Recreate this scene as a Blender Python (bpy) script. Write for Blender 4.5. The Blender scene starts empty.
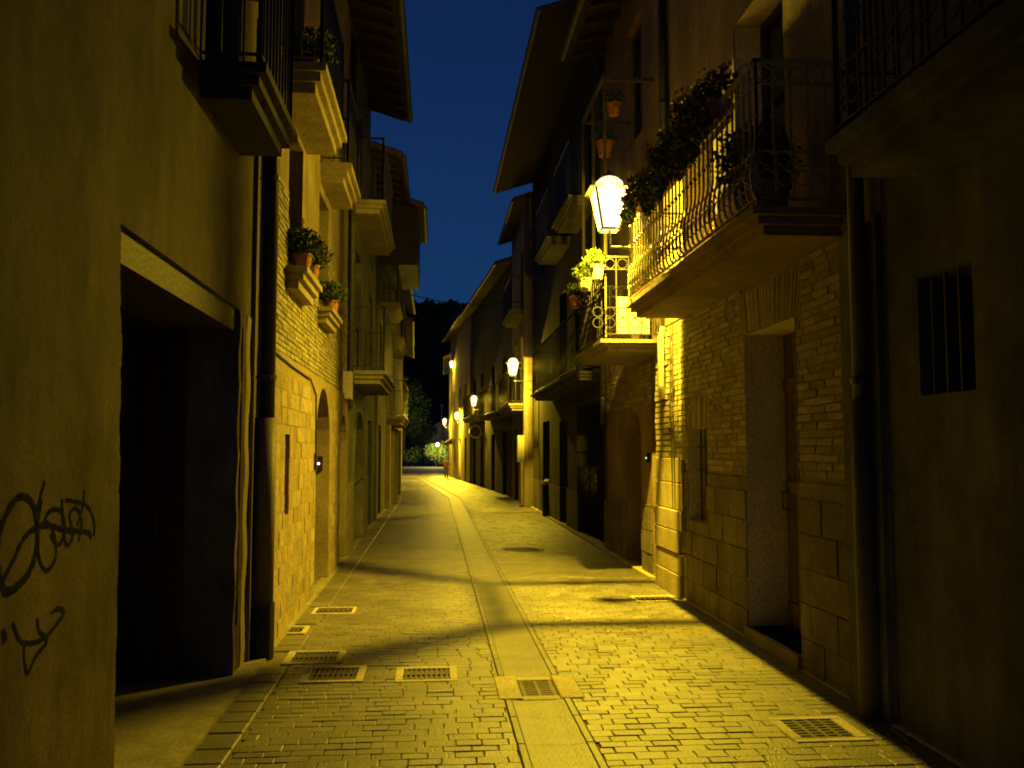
import bpy, math, random
from mathutils import Vector, Matrix
random.seed(7)
R = math.radians
sc = bpy.context.scene
# ------------------------------------------------------------------ camera
cam_d = bpy.data.cameras.new('camera'); cam = bpy.data.objects.new('camera', cam_d)
sc.collection.objects.link(cam); sc.camera = cam
cam.location = (0, 0, 1.6)
cam.rotation_euler = (R(90 + 4.18), 0, R(-4.89))
cam_d.sensor_width = 36; cam_d.lens = 900 / 1024 * 36
cam_d.clip_start = 0.05; cam_d.clip_end = 4000
# ------------------------------------------------------------------ world: dusk sky
w = bpy.data.worlds.new('World'); sc.world = w; w.use_nodes = True
nt = w.node_tree; nt.nodes.clear()
sky = nt.nodes.new('ShaderNodeTexSky'); sky.sky_type = 'NISHITA'; sky.sun_disc = False
sky.sun_elevation = R(4); sky.sun_rotation = R(175); sky.ozone_density = 8; sky.air_density = 1.0; sky.dust_density = .2
hs = nt.nodes.new('ShaderNodeHueSaturation'); hs.inputs['Saturation'].default_value = .94; hs.inputs['Hue'].default_value = 0.5
bg = nt.nodes.new('ShaderNodeBackground'); bg.inputs['Strength'].default_value = 0.042
wo = nt.nodes.new('ShaderNodeOutputWorld')
nt.links.new(sky.outputs[0], hs.inputs['Color']); nt.links.new(hs.outputs[0], bg.inputs['Color']); nt.links.new(bg.outputs[0], wo.inputs[0])
# ------------------------------------------------------------------ render and exposure
sc.view_settings.view_transform = 'Standard'; sc.view_settings.look = 'None'
sc.view_settings.exposure = 0.0; sc.view_settings.gamma = 1.0
sc.render.engine = 'CYCLES'
cy = sc.cycles
cy.max_bounces = 8; cy.diffuse_bounces = 6; cy.glossy_bounces = 2; cy.transmission_bounces = 4
cy.transparent_max_bounces = 12; cy.volume_bounces = 0
cy.use_denoising = True; cy.caustics_reflective = False; cy.caustics_refractive = False
cy.sample_clamp_indirect = 8.0; cy.filter_width = 1.9
cy.use_adaptive_sampling = False
LAMP_COL = (1.0, 0.69, 0.028)
LAMP_W = 2600.0

# ================================================================== materials
MATS = {}
def mat(name, col, rough=.85, col2=None, scale=3.0, bump=.3, bscale=25.0, metal=0.0, spec=.3, stain=0.0, island=0.0, bdist=.02, detail=6, grain=55.0):
    if name in MATS: return MATS[name]
    m = bpy.data.materials.new(name); m.use_nodes = True; MATS[name] = m
    n = m.node_tree.nodes; l = m.node_tree.links
    p = n['Principled BSDF']
    p.inputs['Roughness'].default_value = rough; p.inputs['Metallic'].default_value = metal
    p.inputs['Specular IOR Level'].default_value = spec
    tc = n.new('ShaderNodeTexCoord')
    nz = n.new('ShaderNodeTexNoise'); nz.inputs['Scale'].default_value = scale; nz.inputs['Detail'].default_value = detail; nz.inputs['Roughness'].default_value = .62
    l.new(tc.outputs['Object'], nz.inputs['Vector'])
    cr = n.new('ShaderNodeValToRGB')
    c2 = col2 or tuple(c * .6 for c in col)
    cr.color_ramp.elements[0].position = .32; cr.color_ramp.elements[0].color = (*c2, 1)
    cr.color_ramp.elements[1].position = .68; cr.color_ramp.elements[1].color = (*col, 1)
    l.new(nz.outputs['Fac'], cr.inputs['Fac'])
    out = cr.outputs['Color']
    if stain:
        mp = n.new('ShaderNodeMapping'); mp.inputs['Scale'].default_value = (1.3, 1.3, .35)
        l.new(tc.outputs['Object'], mp.inputs['Vector'])
        s = n.new('ShaderNodeTexNoise'); s.inputs['Scale'].default_value = 1.4; s.inputs['Detail'].default_value = 9; s.inputs['Roughness'].default_value = .7
        l.new(mp.outputs[0], s.inputs['Vector'])
        sr = n.new('ShaderNodeValToRGB'); sr.color_ramp.elements[0].position = .42; sr.color_ramp.elements[1].position = .62
        v = 1 - stain; sr.color_ramp.elements[0].color = (v, v, v, 1)
        l.new(s.outputs['Fac'], sr.inputs['Fac'])
        mx = n.new('ShaderNodeMixRGB'); mx.blend_type = 'MULTIPLY'; mx.inputs['Fac'].default_value = 1
        l.new(out, mx.inputs[1]); l.new(sr.outputs[0], mx.inputs[2]); out = mx.outputs[0]
    gn = n.new('ShaderNodeTexNoise'); gn.inputs['Scale'].default_value = grain; gn.inputs['Detail'].default_value = 3   # gritty surface
    l.new(tc.outputs['Object'], gn.inputs['Vector'])
    gm = n.new('ShaderNodeMapRange'); gm.inputs['From Min'].default_value = .3; gm.inputs['From Max'].default_value = .7; gm.inputs['To Min'].default_value = .72; gm.inputs['To Max'].default_value = 1.25
    l.new(gn.outputs['Fac'], gm.inputs['Value'])
    gv = n.new('ShaderNodeVectorMath'); gv.operation = 'SCALE'; l.new(out, gv.inputs[0]); l.new(gm.outputs[0], gv.inputs['Scale']); out = gv.outputs[0]
    if island:
        g = n.new('ShaderNodeNewGeometry')
        mr = n.new('ShaderNodeMapRange'); mr.inputs['To Min'].default_value = 1 - island; mr.inputs['To Max'].default_value = 1 + island * .6
        hs_ = n.new('ShaderNodeHueSaturation'); hr = n.new('ShaderNodeMapRange'); hr.inputs['To Min'].default_value = .485; hr.inputs['To Max'].default_value = .515
        ml = n.new('ShaderNodeMath'); ml.operation = 'MULTIPLY'; ml.inputs[1].default_value = 7.31; fr_ = n.new('ShaderNodeMath'); fr_.operation = 'FRACT'
        l.new(g.outputs['Random Per Island'], ml.inputs[0]); l.new(ml.outputs[0], fr_.inputs[0]); l.new(fr_.outputs[0], hr.inputs['Value']); l.new(hr.outputs[0], hs_.inputs['Hue']); l.new(out, hs_.inputs['Color']); out = hs_.outputs[0]
        l.new(g.outputs['Random Per Island'], mr.inputs['Value'])
        mx = n.new('ShaderNodeVectorMath'); mx.operation = 'SCALE'
        l.new(out, mx.inputs[0]); l.new(mr.outputs[0], mx.inputs['Scale']); out = mx.outputs[0]
    l.new(out, p.inputs['Base Color'])
    if bump:
        b = n.new('ShaderNodeTexNoise'); b.inputs['Scale'].default_value = bscale; b.inputs['Detail'].default_value = 5
        l.new(tc.outputs['Object'], b.inputs['Vector'])
        bp = n.new('ShaderNodeBump'); bp.inputs['Strength'].default_value = bump; bp.inputs['Distance'].default_value = bdist
        l.new(b.outputs['Fac'], bp.inputs['Height']); l.new(bp.outputs[0], p.inputs['Normal'])
    return m

def rubble(name, col, col2, mortar, scale=4.0, dist=.03):
    """uneven stone blocks set in mortar"""
    m = bpy.data.materials.new(name); m.use_nodes = True
    n = m.node_tree.nodes; l = m.node_tree.links; p = n['Principled BSDF']; p.inputs['Roughness'].default_value = .9
    tc = n.new('ShaderNodeTexCoord')
    mp = n.new('ShaderNodeMapping'); mp.inputs['Scale'].default_value = (1, .75, 1.35)
    l.new(tc.outputs['Object'], mp.inputs['Vector'])
    wz = n.new('ShaderNodeTexNoise'); wz.inputs['Scale'].default_value = 3
    l.new(mp.outputs[0], wz.inputs['Vector'])
    ad = n.new('ShaderNodeMixRGB'); ad.blend_type = 'ADD'; ad.inputs['Fac'].default_value = .25
    l.new(mp.outputs[0], ad.inputs[1]); l.new(wz.outputs['Color'], ad.inputs[2])
    v = n.new('ShaderNodeTexVoronoi'); v.feature = 'DISTANCE_TO_EDGE'; v.inputs['Scale'].default_value = scale
    v2 = n.new('ShaderNodeTexVoronoi'); v2.inputs['Scale'].default_value = scale
    l.new(ad.outputs[0], v.inputs['Vector']); l.new(ad.outputs[0], v2.inputs['Vector'])
    er = n.new('ShaderNodeValToRGB'); er.color_ramp.elements[0].position = .02; er.color_ramp.elements[1].position = .1
    l.new(v.outputs['Distance'], er.inputs['Fac'])
    c = n.new('ShaderNodeMixRGB'); c.inputs[1].default_value = (*col, 1); c.inputs[2].default_value = (*col2, 1)
    l.new(v2.outputs['Color'], c.inputs['Fac'])
    mx = n.new('ShaderNodeMixRGB'); mx.inputs[1].default_value = (*mortar, 1)
    l.new(er.outputs[0], mx.inputs['Fac']); l.new(c.outputs[0], mx.inputs[2])
    l.new(mx.outputs[0], p.inputs['Base Color'])
    nz = n.new('ShaderNodeTexNoise'); nz.inputs['Scale'].default_value = 18; nz.inputs['Detail'].default_value = 6
    l.new(tc.outputs['Object'], nz.inputs['Vector'])
    a = n.new('ShaderNodeMath'); a.operation = 'MULTIPLY_ADD'; a.inputs[1].default_value = .5
    l.new(nz.outputs['Fac'], a.inputs[0]); l.new(er.outputs[0], a.inputs[2])
    bp = n.new('ShaderNodeBump'); bp.inputs['Strength'].default_value = .8; bp.inputs['Distance'].default_value = dist
    l.new(a.outputs[0], bp.inputs['Height']); l.new(bp.outputs[0], p.inputs['Normal'])
    return m

def emis(name, col, strength, see=0.0):
    m = bpy.data.materials.new(name); m.use_nodes = True
    n = m.node_tree.nodes; l = m.node_tree.links; n.clear()
    o = n.new('ShaderNodeOutputMaterial'); e = n.new('ShaderNodeEmission')
    e.inputs[0].default_value = (*col, 1); e.inputs[1].default_value = strength
    if see:
        t = n.new('ShaderNodeBsdfTransparent'); mx = n.new('ShaderNodeMixShader'); mx.inputs[0].default_value = 1 - see
        l.new(t.outputs[0], mx.inputs[1]); l.new(e.outputs[0], mx.inputs[2]); l.new(mx.outputs[0], o.inputs[0])
    else: l.new(e.outputs[0], o.inputs[0])
    m.cycles.emission_sampling = 'NONE'
    return m

M = dict(
    plaster_old=mat('old_ochre_plaster', (.20, .145, .10), col2=(.07, .052, .036), scale=1.5, bump=.45, bscale=6, bdist=.025, stain=.6, detail=10),
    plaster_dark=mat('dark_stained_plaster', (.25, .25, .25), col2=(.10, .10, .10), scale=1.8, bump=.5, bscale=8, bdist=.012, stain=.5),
    plaster_cream=mat('cream_plaster', (.38, .305, .20), col2=(.25, .195, .125), scale=1.8, bump=.45, bscale=10, stain=.4),
    plaster_brown=mat('brown_plaster', (.36, .26, .17), col2=(.25, .18, .12), scale=2, bump=.35, bscale=14, stain=.35),
    plaster_pale=mat('pale_reveal_plaster', (.76, .70, .60), col2=(.64, .58, .48), scale=3, bump=.3, bscale=20, stain=.2),  # doorway reveals made paler to stand in for light from the near side
    mortar=mat('lime_mortar', (.30, .245, .165), col2=(.20, .16, .105), scale=9, bump=.5, bscale=60),
    mortar_light=mat('pale_mortar', (.33, .26, .165), col2=(.24, .185, .12), scale=6, bump=.9, bscale=16, bdist=.03),
    brick=mat('narrow_clay_brick', (.38, .335, .25), col2=(.27, .23, .17), scale=7, bump=.5, bscale=45, island=.35),
    rubble=rubble('rubble_stone', (.36, .285, .18), (.27, .215, .135), (.32, .255, .165), 5.5, .018),
    rubble_block=mat('rough_limestone', (.37, .29, .185), col2=(.25, .195, .125), scale=5, bump=.9, bscale=12, bdist=.03, island=.22),
    block=mat('weathered_block_stone', (.28, .24, .18), col2=(.18, .15, .115), scale=5, bump=.6, bscale=22, island=.25, stain=.35),
    concrete=mat('worn_concrete', (.36, .32, .23), col2=(.26, .23, .16), scale=5, bump=.35, bscale=40, stain=.3),
    concrete_dark=mat('darkened_concrete', (.10,.09,.07), col2=(.06,.052,.04), scale=4, stain=.3),  # concrete tone lowered so the slab edges stay dark
    stone_trim=mat('moulded_stone', (.42, .35, .23), col2=(.31, .25, .16), scale=4, bump=.3, bscale=30, stain=.25),
    sett=mat('grey_setts', (.20, .175, .135), rough=.45, col2=(.12, .105, .08), scale=1.6, bump=.35, bscale=70, island=.25, spec=1.0, stain=.25),
    joint=mat('sett_joint_sand', (.19, .165, .125), col2=(.13, .115, .085), scale=14, bump=.5, bscale=80),
    gutter=mat('gutter_slabs', (.20, .17, .125), rough=.46, col2=(.12, .10, .072), scale=3, bump=.35, bscale=60, stain=.35, spec=.9),
    kerb=mat('pale_kerb_stone', (.52, .46, .35), col2=(.40, .35, .26), scale=5, bump=.3, bscale=50),
    iron=mat('black_wrought_iron', (.055, .05, .045), rough=.38, col2=(.035, .03, .028), scale=20, bump=.2, bscale=90, metal=.35, spec=.6),
    iron_lit=mat('lamplit_iron', (.34, .31, .25), rough=.3, col2=(.24, .21, .17), scale=20, bump=.1, spec=.7),  # lighter copy of the iron, lamplight put into its colour
    castiron=mat('cast_iron', (.12, .105, .085), rough=.5, scale=15, bump=.3, bscale=90, metal=.4),
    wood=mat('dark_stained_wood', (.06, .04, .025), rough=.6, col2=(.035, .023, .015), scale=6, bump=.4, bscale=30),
    wood_mid=mat('brown_wood', (.17, .105, .06), rough=.6, col2=(.10, .06, .035), scale=6, bump=.4, bscale=30),
    tile=mat('clay_roof_tile', (.20, .11, .07), col2=(.12, .07, .05), scale=5, bump=.4, bscale=30),
    glass=mat('dark_window_glass', (.012, .013, .016), rough=.08, bump=0, spec=.6),
    zinc=mat('weathered_zinc', (.13, .12, .095), rough=.6, col2=(.08, .075, .06), scale=8, bump=.15, metal=.4),
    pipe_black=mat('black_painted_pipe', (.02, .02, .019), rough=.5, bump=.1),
    grey_panel=mat('grey_pvc_conduit', (.13, .11, .08), rough=.6, col2=(.12, .105, .085), bump=.1),
    white_paint=mat('white_painted_metal', (.75, .72, .62), rough=.4, bump=.1, col2=(.68, .65, .55)),
    terracotta=mat('terracotta', (.42, .19, .10), col2=(.32, .14, .07), scale=9, bump=.2),
    pot_white=mat('white_plastic_pot', (.62, .58, .45), col2=(.55, .5, .4), rough=.5, bump=.1),
    soil=mat('potting_soil', (.04, .03, .02), bump=.8, bscale=60),
    leaf=mat('green_leaves', (.08, .12, .03), rough=.55, col2=(.04, .07, .018), scale=12, bump=0, island=.5, spec=.35),
    leaf_pale=mat('pale_green_leaves', (.20, .26, .05), rough=.55, col2=(.11, .16, .03), scale=12, bump=0, island=.4),
    petal=mat('red_geranium_petals', (.32, .035, .03), rough=.6, bump=0, island=.4),
    bark=mat('bark', (.10, .07, .05), scale=10, bump=.6),
    paint_black=mat('black_spray_paint', (.020, .022, .024), rough=1, bump=0, col2=(.045, .045, .04), scale=30, spec=0),
    plastic_black=mat('black_plastic', (.02, .02, .02), rough=.5, bump=.1),
    red_cloth=mat('faded_red_canvas', (.09, .03, .022), rough=.9, bump=.2),
    hill=mat('wooded_hillside', (.05, .055, .03), col2=(.03, .035, .02), scale=.08, bump=.5, bscale=.4, bdist=2),
    skin=mat('skin', (.45, .28, .2), bump=0), cloth_red=mat('dark_red_cloth', (.08, .03, .028), bump=.1),
    cloth_dark=mat('dark_trousers', (.05, .04, .04), bump=.1), hair=mat('brown_hair', (.06, .04, .03), bump=0),
)

# ================================================================== mesh helpers
class MB:
    def __init__(s): s.v = []; s.f = []
    def quad(s, a, b, c, d):
        n = len(s.v); s.v += [tuple(a), tuple(b), tuple(c), tuple(d)]; s.f.append((n, n+1, n+2, n+3)); return s
    def poly(s, pts):
        n = len(s.v); s.v += [tuple(p) for p in pts]; s.f.append(tuple(range(n, n+len(pts)))); return s
    def box(s, x0, x1, y0, y1, z0, z1, tf=None):
        x0, x1 = min(x0, x1), max(x0, x1); y0, y1 = min(y0, y1), max(y0, y1); z0, z1 = min(z0, z1), max(z0, z1)
        n = len(s.v)
        p = [(x0,y0,z0),(x1,y0,z0),(x1,y1,z0),(x0,y1,z0),(x0,y0,z1),(x1,y0,z1),(x1,y1,z1),(x0,y1,z1)]
        if tf: p = [tf(q) for q in p]
        s.v += p
        s.f += [tuple(n+i for i in q) for q in ((0,3,2,1),(4,5,6,7),(0,1,5,4),(1,2,6,5),(2,3,7,6),(3,0,4,7))]; return s
    def slab(s, x0, x1, y0, y1, z0, z1, b=.01):
        """box with a bevelled top"""
        n = len(s.v)
        s.v += [(x0,y0,z0),(x1,y0,z0),(x1,y1,z0),(x0,y1,z0),(x0,y0,z1-b),(x1,y0,z1-b),(x1,y1,z1-b),(x0,y1,z1-b),
                (x0+b,y0+b,z1),(x1-b,y0+b,z1),(x1-b,y1-b,z1),(x0+b,y1-b,z1)]
        s.f += [tuple(n+i for i in q) for q in ((0,3,2,1),(8,9,10,11),(0,1,5,4),(1,2,6,5),(2,3,7,6),(3,0,4,7),(4,5,9,8),(5,6,10,9),(6,7,11,10),(7,4,8,11))]; return s
    def tube(s, pts, r, seg=6, closed=False, cap=True):
        pts = [Vector(p) for p in pts]; rr = r if isinstance(r, (list, tuple)) else [r]*len(pts)
        n0 = len(s.v); up = Vector((0,0,1)); rings = len(pts)
        for i, p in enumerate(pts):
            a = pts[i-1] if (i > 0 or closed) else p; b = pts[(i+1) % rings] if (i < rings-1 or closed) else p
            d = (b - a).normalized()
            q = up if abs(d.z) < .95 else Vector((0,1,0))
            u = d.cross(q).normalized(); v = d.cross(u)
            for k in range(seg):
                t = 2*math.pi*(k+.5)/seg
                s.v.append(tuple(p + (u*math.cos(t) + v*math.sin(t))*rr[i]))
        for i in range(rings if closed else rings-1):
            j = (i+1) % rings
            for k in range(seg):
                k2 = (k+1) % seg
                s.f.append((n0+i*seg+k, n0+i*seg+k2, n0+j*seg+k2, n0+j*seg+k))
        if cap and not closed:
            s.f.append(tuple(n0+k for k in range(seg))[::-1]); s.f.append(tuple(n0+(rings-1)*seg+k for k in range(seg)))
        return s
    def lathe(s, prof, c=(0,0,0), seg=16, rot=0):
        n0 = len(s.v)
        for (r, z) in prof:
            for k in range(seg):
                t = 2*math.pi*k/seg + rot; s.v.append((c[0]+r*math.cos(t), c[1]+r*math.sin(t), c[2]+z))
        for i in range(len(prof)-1):
            for k in range(seg):
                k2 = (k+1) % seg
                s.f.append((n0+i*seg+k, n0+i*seg+k2, n0+(i+1)*seg+k2, n0+(i+1)*seg+k))
        s.f.append(tuple(n0+k for k in range(seg))[::-1]); s.f.append(tuple(n0+(len(prof)-1)*seg+k for k in range(seg)))
        return s
    def leaf(s, p, size, n=1):
        for _ in range(n):
            d = Vector((random.gauss(0,1), random.gauss(0,1), random.gauss(0,1))).normalized()
            e = d.cross(Vector((random.gauss(0,1), random.gauss(0,1), random.gauss(0,1)))).normalized()
            sz = size*random.uniform(.6, 1.3); p = Vector(p)
            nn = d.cross(e)*sz*.25
            s.poly([p - d*sz, p + e*sz*.5 + nn, p + d*sz, p - e*sz*.5 + nn])
        return s
    def build(s, name, m, parent=None, smooth=False, loc=None):
        me = bpy.data.meshes.new(name); me.from_pydata(s.v, [], s.f); me.update()
        if smooth: me.polygons.foreach_set('use_smooth', [True]*len(me.polygons))
        me.materials.append(m)
        o = bpy.data.objects.new(name, me); sc.collection.objects.link(o)
        if parent: o.parent = parent
        if loc: o.location = loc
        return o
def empty(name, loc, rz=0, label=None, cat=None, group=None):
    o = bpy.data.objects.new(name, None); sc.collection.objects.link(o); o.location = loc; o.rotation_euler.z = rz
    if label: o['label'] = label
    if cat: o['category'] = cat
    if group: o['group'] = group
    return o
def tag(o, label, cat, group=None):
    o['label'] = label; o['category'] = cat
    if group: o['group'] = group
    return o
def struct(o): o['kind'] = 'structure'; return o

# ================================================================== ground
DR = [ # x0 x1 y0 y1 of every cover set in the paving
    (.42,.98,5.88,6.47), (-.27,.17,6.38,6.80), (-.93,-.49,6.42,6.87), (-1.14,-.69,6.98,7.42), (-1.36,-1.12,8.12,8.45), (-1.20,-.78,9.05,9.42),
    (1.98,2.42,4.90,5.36), (2.14,2.6,9.5,9.85)]
g = MB(); g.quad((-300,-60,-.06),(300,-60,-.06),(300,950,-.06),(-300,950,-.06)); struct(g.build('ground', mat('dark_earth', (.10,.085,.06), scale=.3)))
def rowline(y):   # the street swings gently left beyond 30 m
    return 0 if y < 30 else -(min(y,54)-30)*.068
g = MB()
ys = [-4, 30, 54, 100]
for a, b in zip(ys, ys[1:]):
    g.quad((-1.6+rowline(a),a,-.010),(3.5+rowline(a),a,-.010),(3.5+rowline(b),b,-.010),(-1.6+rowline(b),b,-.010))
struct(g.build('road_bed', M['joint']))
def setts(y0, y1, zones, dy, dx):
    s = MB(); y = y0; r = 0
    while y < y1:
        sh = rowline(y); h = dy*random.uniform(.9,1.1)
        for (xa, xb) in zones:
            x = xa - (dx*.5 if r % 2 else 0) + random.uniform(-.02,.02)
            while x < xb:
                wd = dx*random.uniform(.86,1.14); segs = [(max(x, xa), min(x+wd, xb))]
                for d in DR:
                    if y+h*.45 < d[3] and y+h*.55 > d[2]:
                        ns = []
                        for (p, q) in segs:
                            if q <= d[0] or p >= d[1]: ns.append((p, q)); continue
                            if p < d[0]: ns.append((p, d[0]+.003))
                            if q > d[1]: ns.append((d[1]-.003, q))
                        segs = ns
                for (a, b) in segs:
                    if b-a < .008: continue
                    z = random.uniform(-.0015,.002); t = random.uniform(-.0028,.0012)
                    n = len(s.v); s.slab(a+sh+.0017, b+sh-.0017, y+.0042, y+h-.0042, -.02, z, .004)
                    for k in range(8, 12):
                        v = s.v[n+k]; s.v[n+k] = (v[0]+random.uniform(-.0025,.0025), v[1]+random.uniform(-.0025,.0025), v[2] + (t if k in (8,9) else -t))
                x += wd
        y += h; r += 1
    return s
struct(setts(2.6, 62, [(-1.06,.455),(.885,2.78)], .098, .16).build('road', M['sett']))
s = MB(); y = 2.6       # long course beside the left wall
while y < 40:
    L_ = random.uniform(.2,.27)
    if not any(-1.07 > d[0] and y < d[3] and y+L_ > d[2] for d in DR):
        s.slab(rowline(y)-1.27, rowline(y)-1.075, y+.005, y+L_-.005, -.02, random.uniform(0,.004), .007)
    y += L_
struct(s.build('road_edge', M['sett']))
s = MB(); y = 1.0       # concave gutter of pale slabs
while y < 62:
    L_ = .5
    if not (y+L_ > 5.88 and y < 6.47):
        a, b = y+.003, y+L_-.003
        for (xa, za, xb, zb) in ((.505,.0,.59,-.006),(.59,-.006,.75,-.006),(.75,-.006,.835,.0)):
            sh, s2 = rowline(a), rowline(b)
            s.quad((xa+sh,a,za),(xb+sh,a,zb),(xb+s2,b,zb),(xa+s2,b,za))
    else:
        for a, b in ((y+.003, min(y+L_, 5.88)), (max(y, 6.47), y+L_)):
            if b-a > .02:
                for (xa, za, xb, zb) in ((.505,.0,.59,-.006),(.59,-.006,.75,-.006),(.75,-.006,.835,.0)):
                    s.quad((xa,a,za),(xb,a,zb),(xb,b,zb),(xa,b,za))
    y += L_
struct(s.build('gutter', M['gutter']))
s = MB(); y = 1.0
while y < 62:
    for xa in (.458, .838):
        sh = rowline(y)
        for a, b in (((y, min(y+.5, 5.88)), (max(y, 6.47), y+.5)) if y < 6.47 and y+.5 > 5.88 else ((y, y+.5),)):
            if b-a > .03: s.slab(xa+sh, xa+.044+sh, a+.003, b-.003, -.02, .006, .005)
    y += .5
struct(s.build('gutter_edge', M['gutter']))
s = MB()                # concrete strips along the wall feet
s.box(-1.45,-1.275,0,7.35,-.02,.012); s.box(-1.40,-1.275,7.35,40,-.02,.010)
s.poly([(-1.42,4.16,.012),(-1.42,6.6,.012),(-2.2,6.6,.03),(-2.2,4.16,.03)])
struct(s.build('pavement', M['concrete']))
s = MB()
y = 2.6
while y < 30:
    s.slab(2.66, 2.86, y+.004, y+.6, -.02, .035 if y > 10.6 else .012, .01); y += .604
struct(s.build('kerb', M['kerb']))

# ------------------------------------------------------------------ drains
def drain(i, label, frame_m='kerb', bars='y', fw=.05, nb=9, name='drain_grate'):
    x0, x1, y0, y1 = DR[i]; cx, cy_ = (x0+x1)/2, (y0+y1)/2
    o = empty(name, (cx, cy_, 0), 0, label, 'drain cover', 'drain covers set in the paving')
    a, b = (x1-x0)/2, (y1-y0)/2
    f = MB()
    f.slab(-a,a,-b,-b+fw,-.03,.006,.005); f.slab(-a,a,b-fw,b,-.03,.006,.005)
    f.slab(-a,-a+fw*1.1,-b+fw,b-fw,-.03,.006,.005); f.slab(a-fw*1.1,a,-b+fw,b-fw,-.03,.006,.005)
    f.build('frame', M[frame_m], o)
    gr = MB(); ia, ib = a-fw*1.1-.002, b-fw-.002
    gr.box(-ia, ia, -ib, ib, -.06, -.03)
    for k in range(nb):
        if bars == 'y': t = -ia + (k+.5)*2*ia/nb; gr.box(t-ia/nb*.5, t+ia/nb*.5, -ib, ib, -.03, .001)
        else: t = -ib + (k+.5)*2*ib/nb; gr.box(-ia, ia, t-ib/nb*.5, t+ib/nb*.5, -.03, .001)
    if bars == 'y': gr.box(-ia, ia, -.012, .012, -.029, .002)
    else:
        for q in (-ia*.5, 0, ia*.5): gr.box(q-.012, q+.012, -ib, ib, -.029, .002)
    gr.build('grate', M['castiron'], o)
    return o
o = empty('drain_grate', (.70, 6.175, 0), 0, 'iron gutter drain set in a wide pale stone slab in the centre channel', 'drain cover', 'drain covers set in the paving')
f = MB(); f.slab(-.28,-.125,-.295,.295,-.03,.008,.008); f.slab(.125,.28,-.295,.295,-.03,.008,.008); f.slab(-.125,.125,-.295,-.2,-.03,-.002,.006); f.slab(-.125,.125,.2,.295,-.03,-.002,.006); f.build('frame', M['kerb'], o)
gr = MB(); gr.box(-.123,.123,-.198,.198,-.06,-.035)
for k in range(9): gr.box(-.12,.12,-.19+k*.0445,-.19+k*.0445+.02,-.034,-.006)
for q in (-.1,0,.1): gr.box(q-.01,q+.01,-.195,.195,-.033,-.005)
gr.build('grate', M['castiron'], o)
drain(1, 'rectangular grate in pale frame, just left of the centre channel')
drain(2, 'rectangular grate second from the left wall, nearest the garage side')
drain(3, 'rectangular grate partly behind another, by the foot of the left drainpipe')
drain(4, 'small two-slot drain against the brick house wall on the left', bars='x', nb=2, fw=.04)
drain(5, 'faint rectangular cover in the paving before the arched doorways', nb=7, fw=.03)
drain(6, 'square gridded cover in the lit paving at the right foreground', bars='x', nb=7, fw=.06, name='inspection_cover')
drain(7, 'dark flat cover beside the stone corner pier on the right', nb=7, fw=.03, name='inspection_cover')
o = empty('manhole_cover', (1.38, 14.5, 0), 0, 'round iron manhole cover in the lit paving before the arched door', 'manhole cover')
MB().lathe([(.38,-.02),(.38,.007),(.33,.009),(.33,-.01)], seg=28).build('frame', M['kerb'], o)
c = MB().lathe([(.325,-.02),(.325,.004)], seg=28)
for k in range(-3,4): c.box(-.27,.27,k*.08-.015,k*.08+.015,.004,.008)
c.build('lid', M['castiron'], o)

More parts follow.
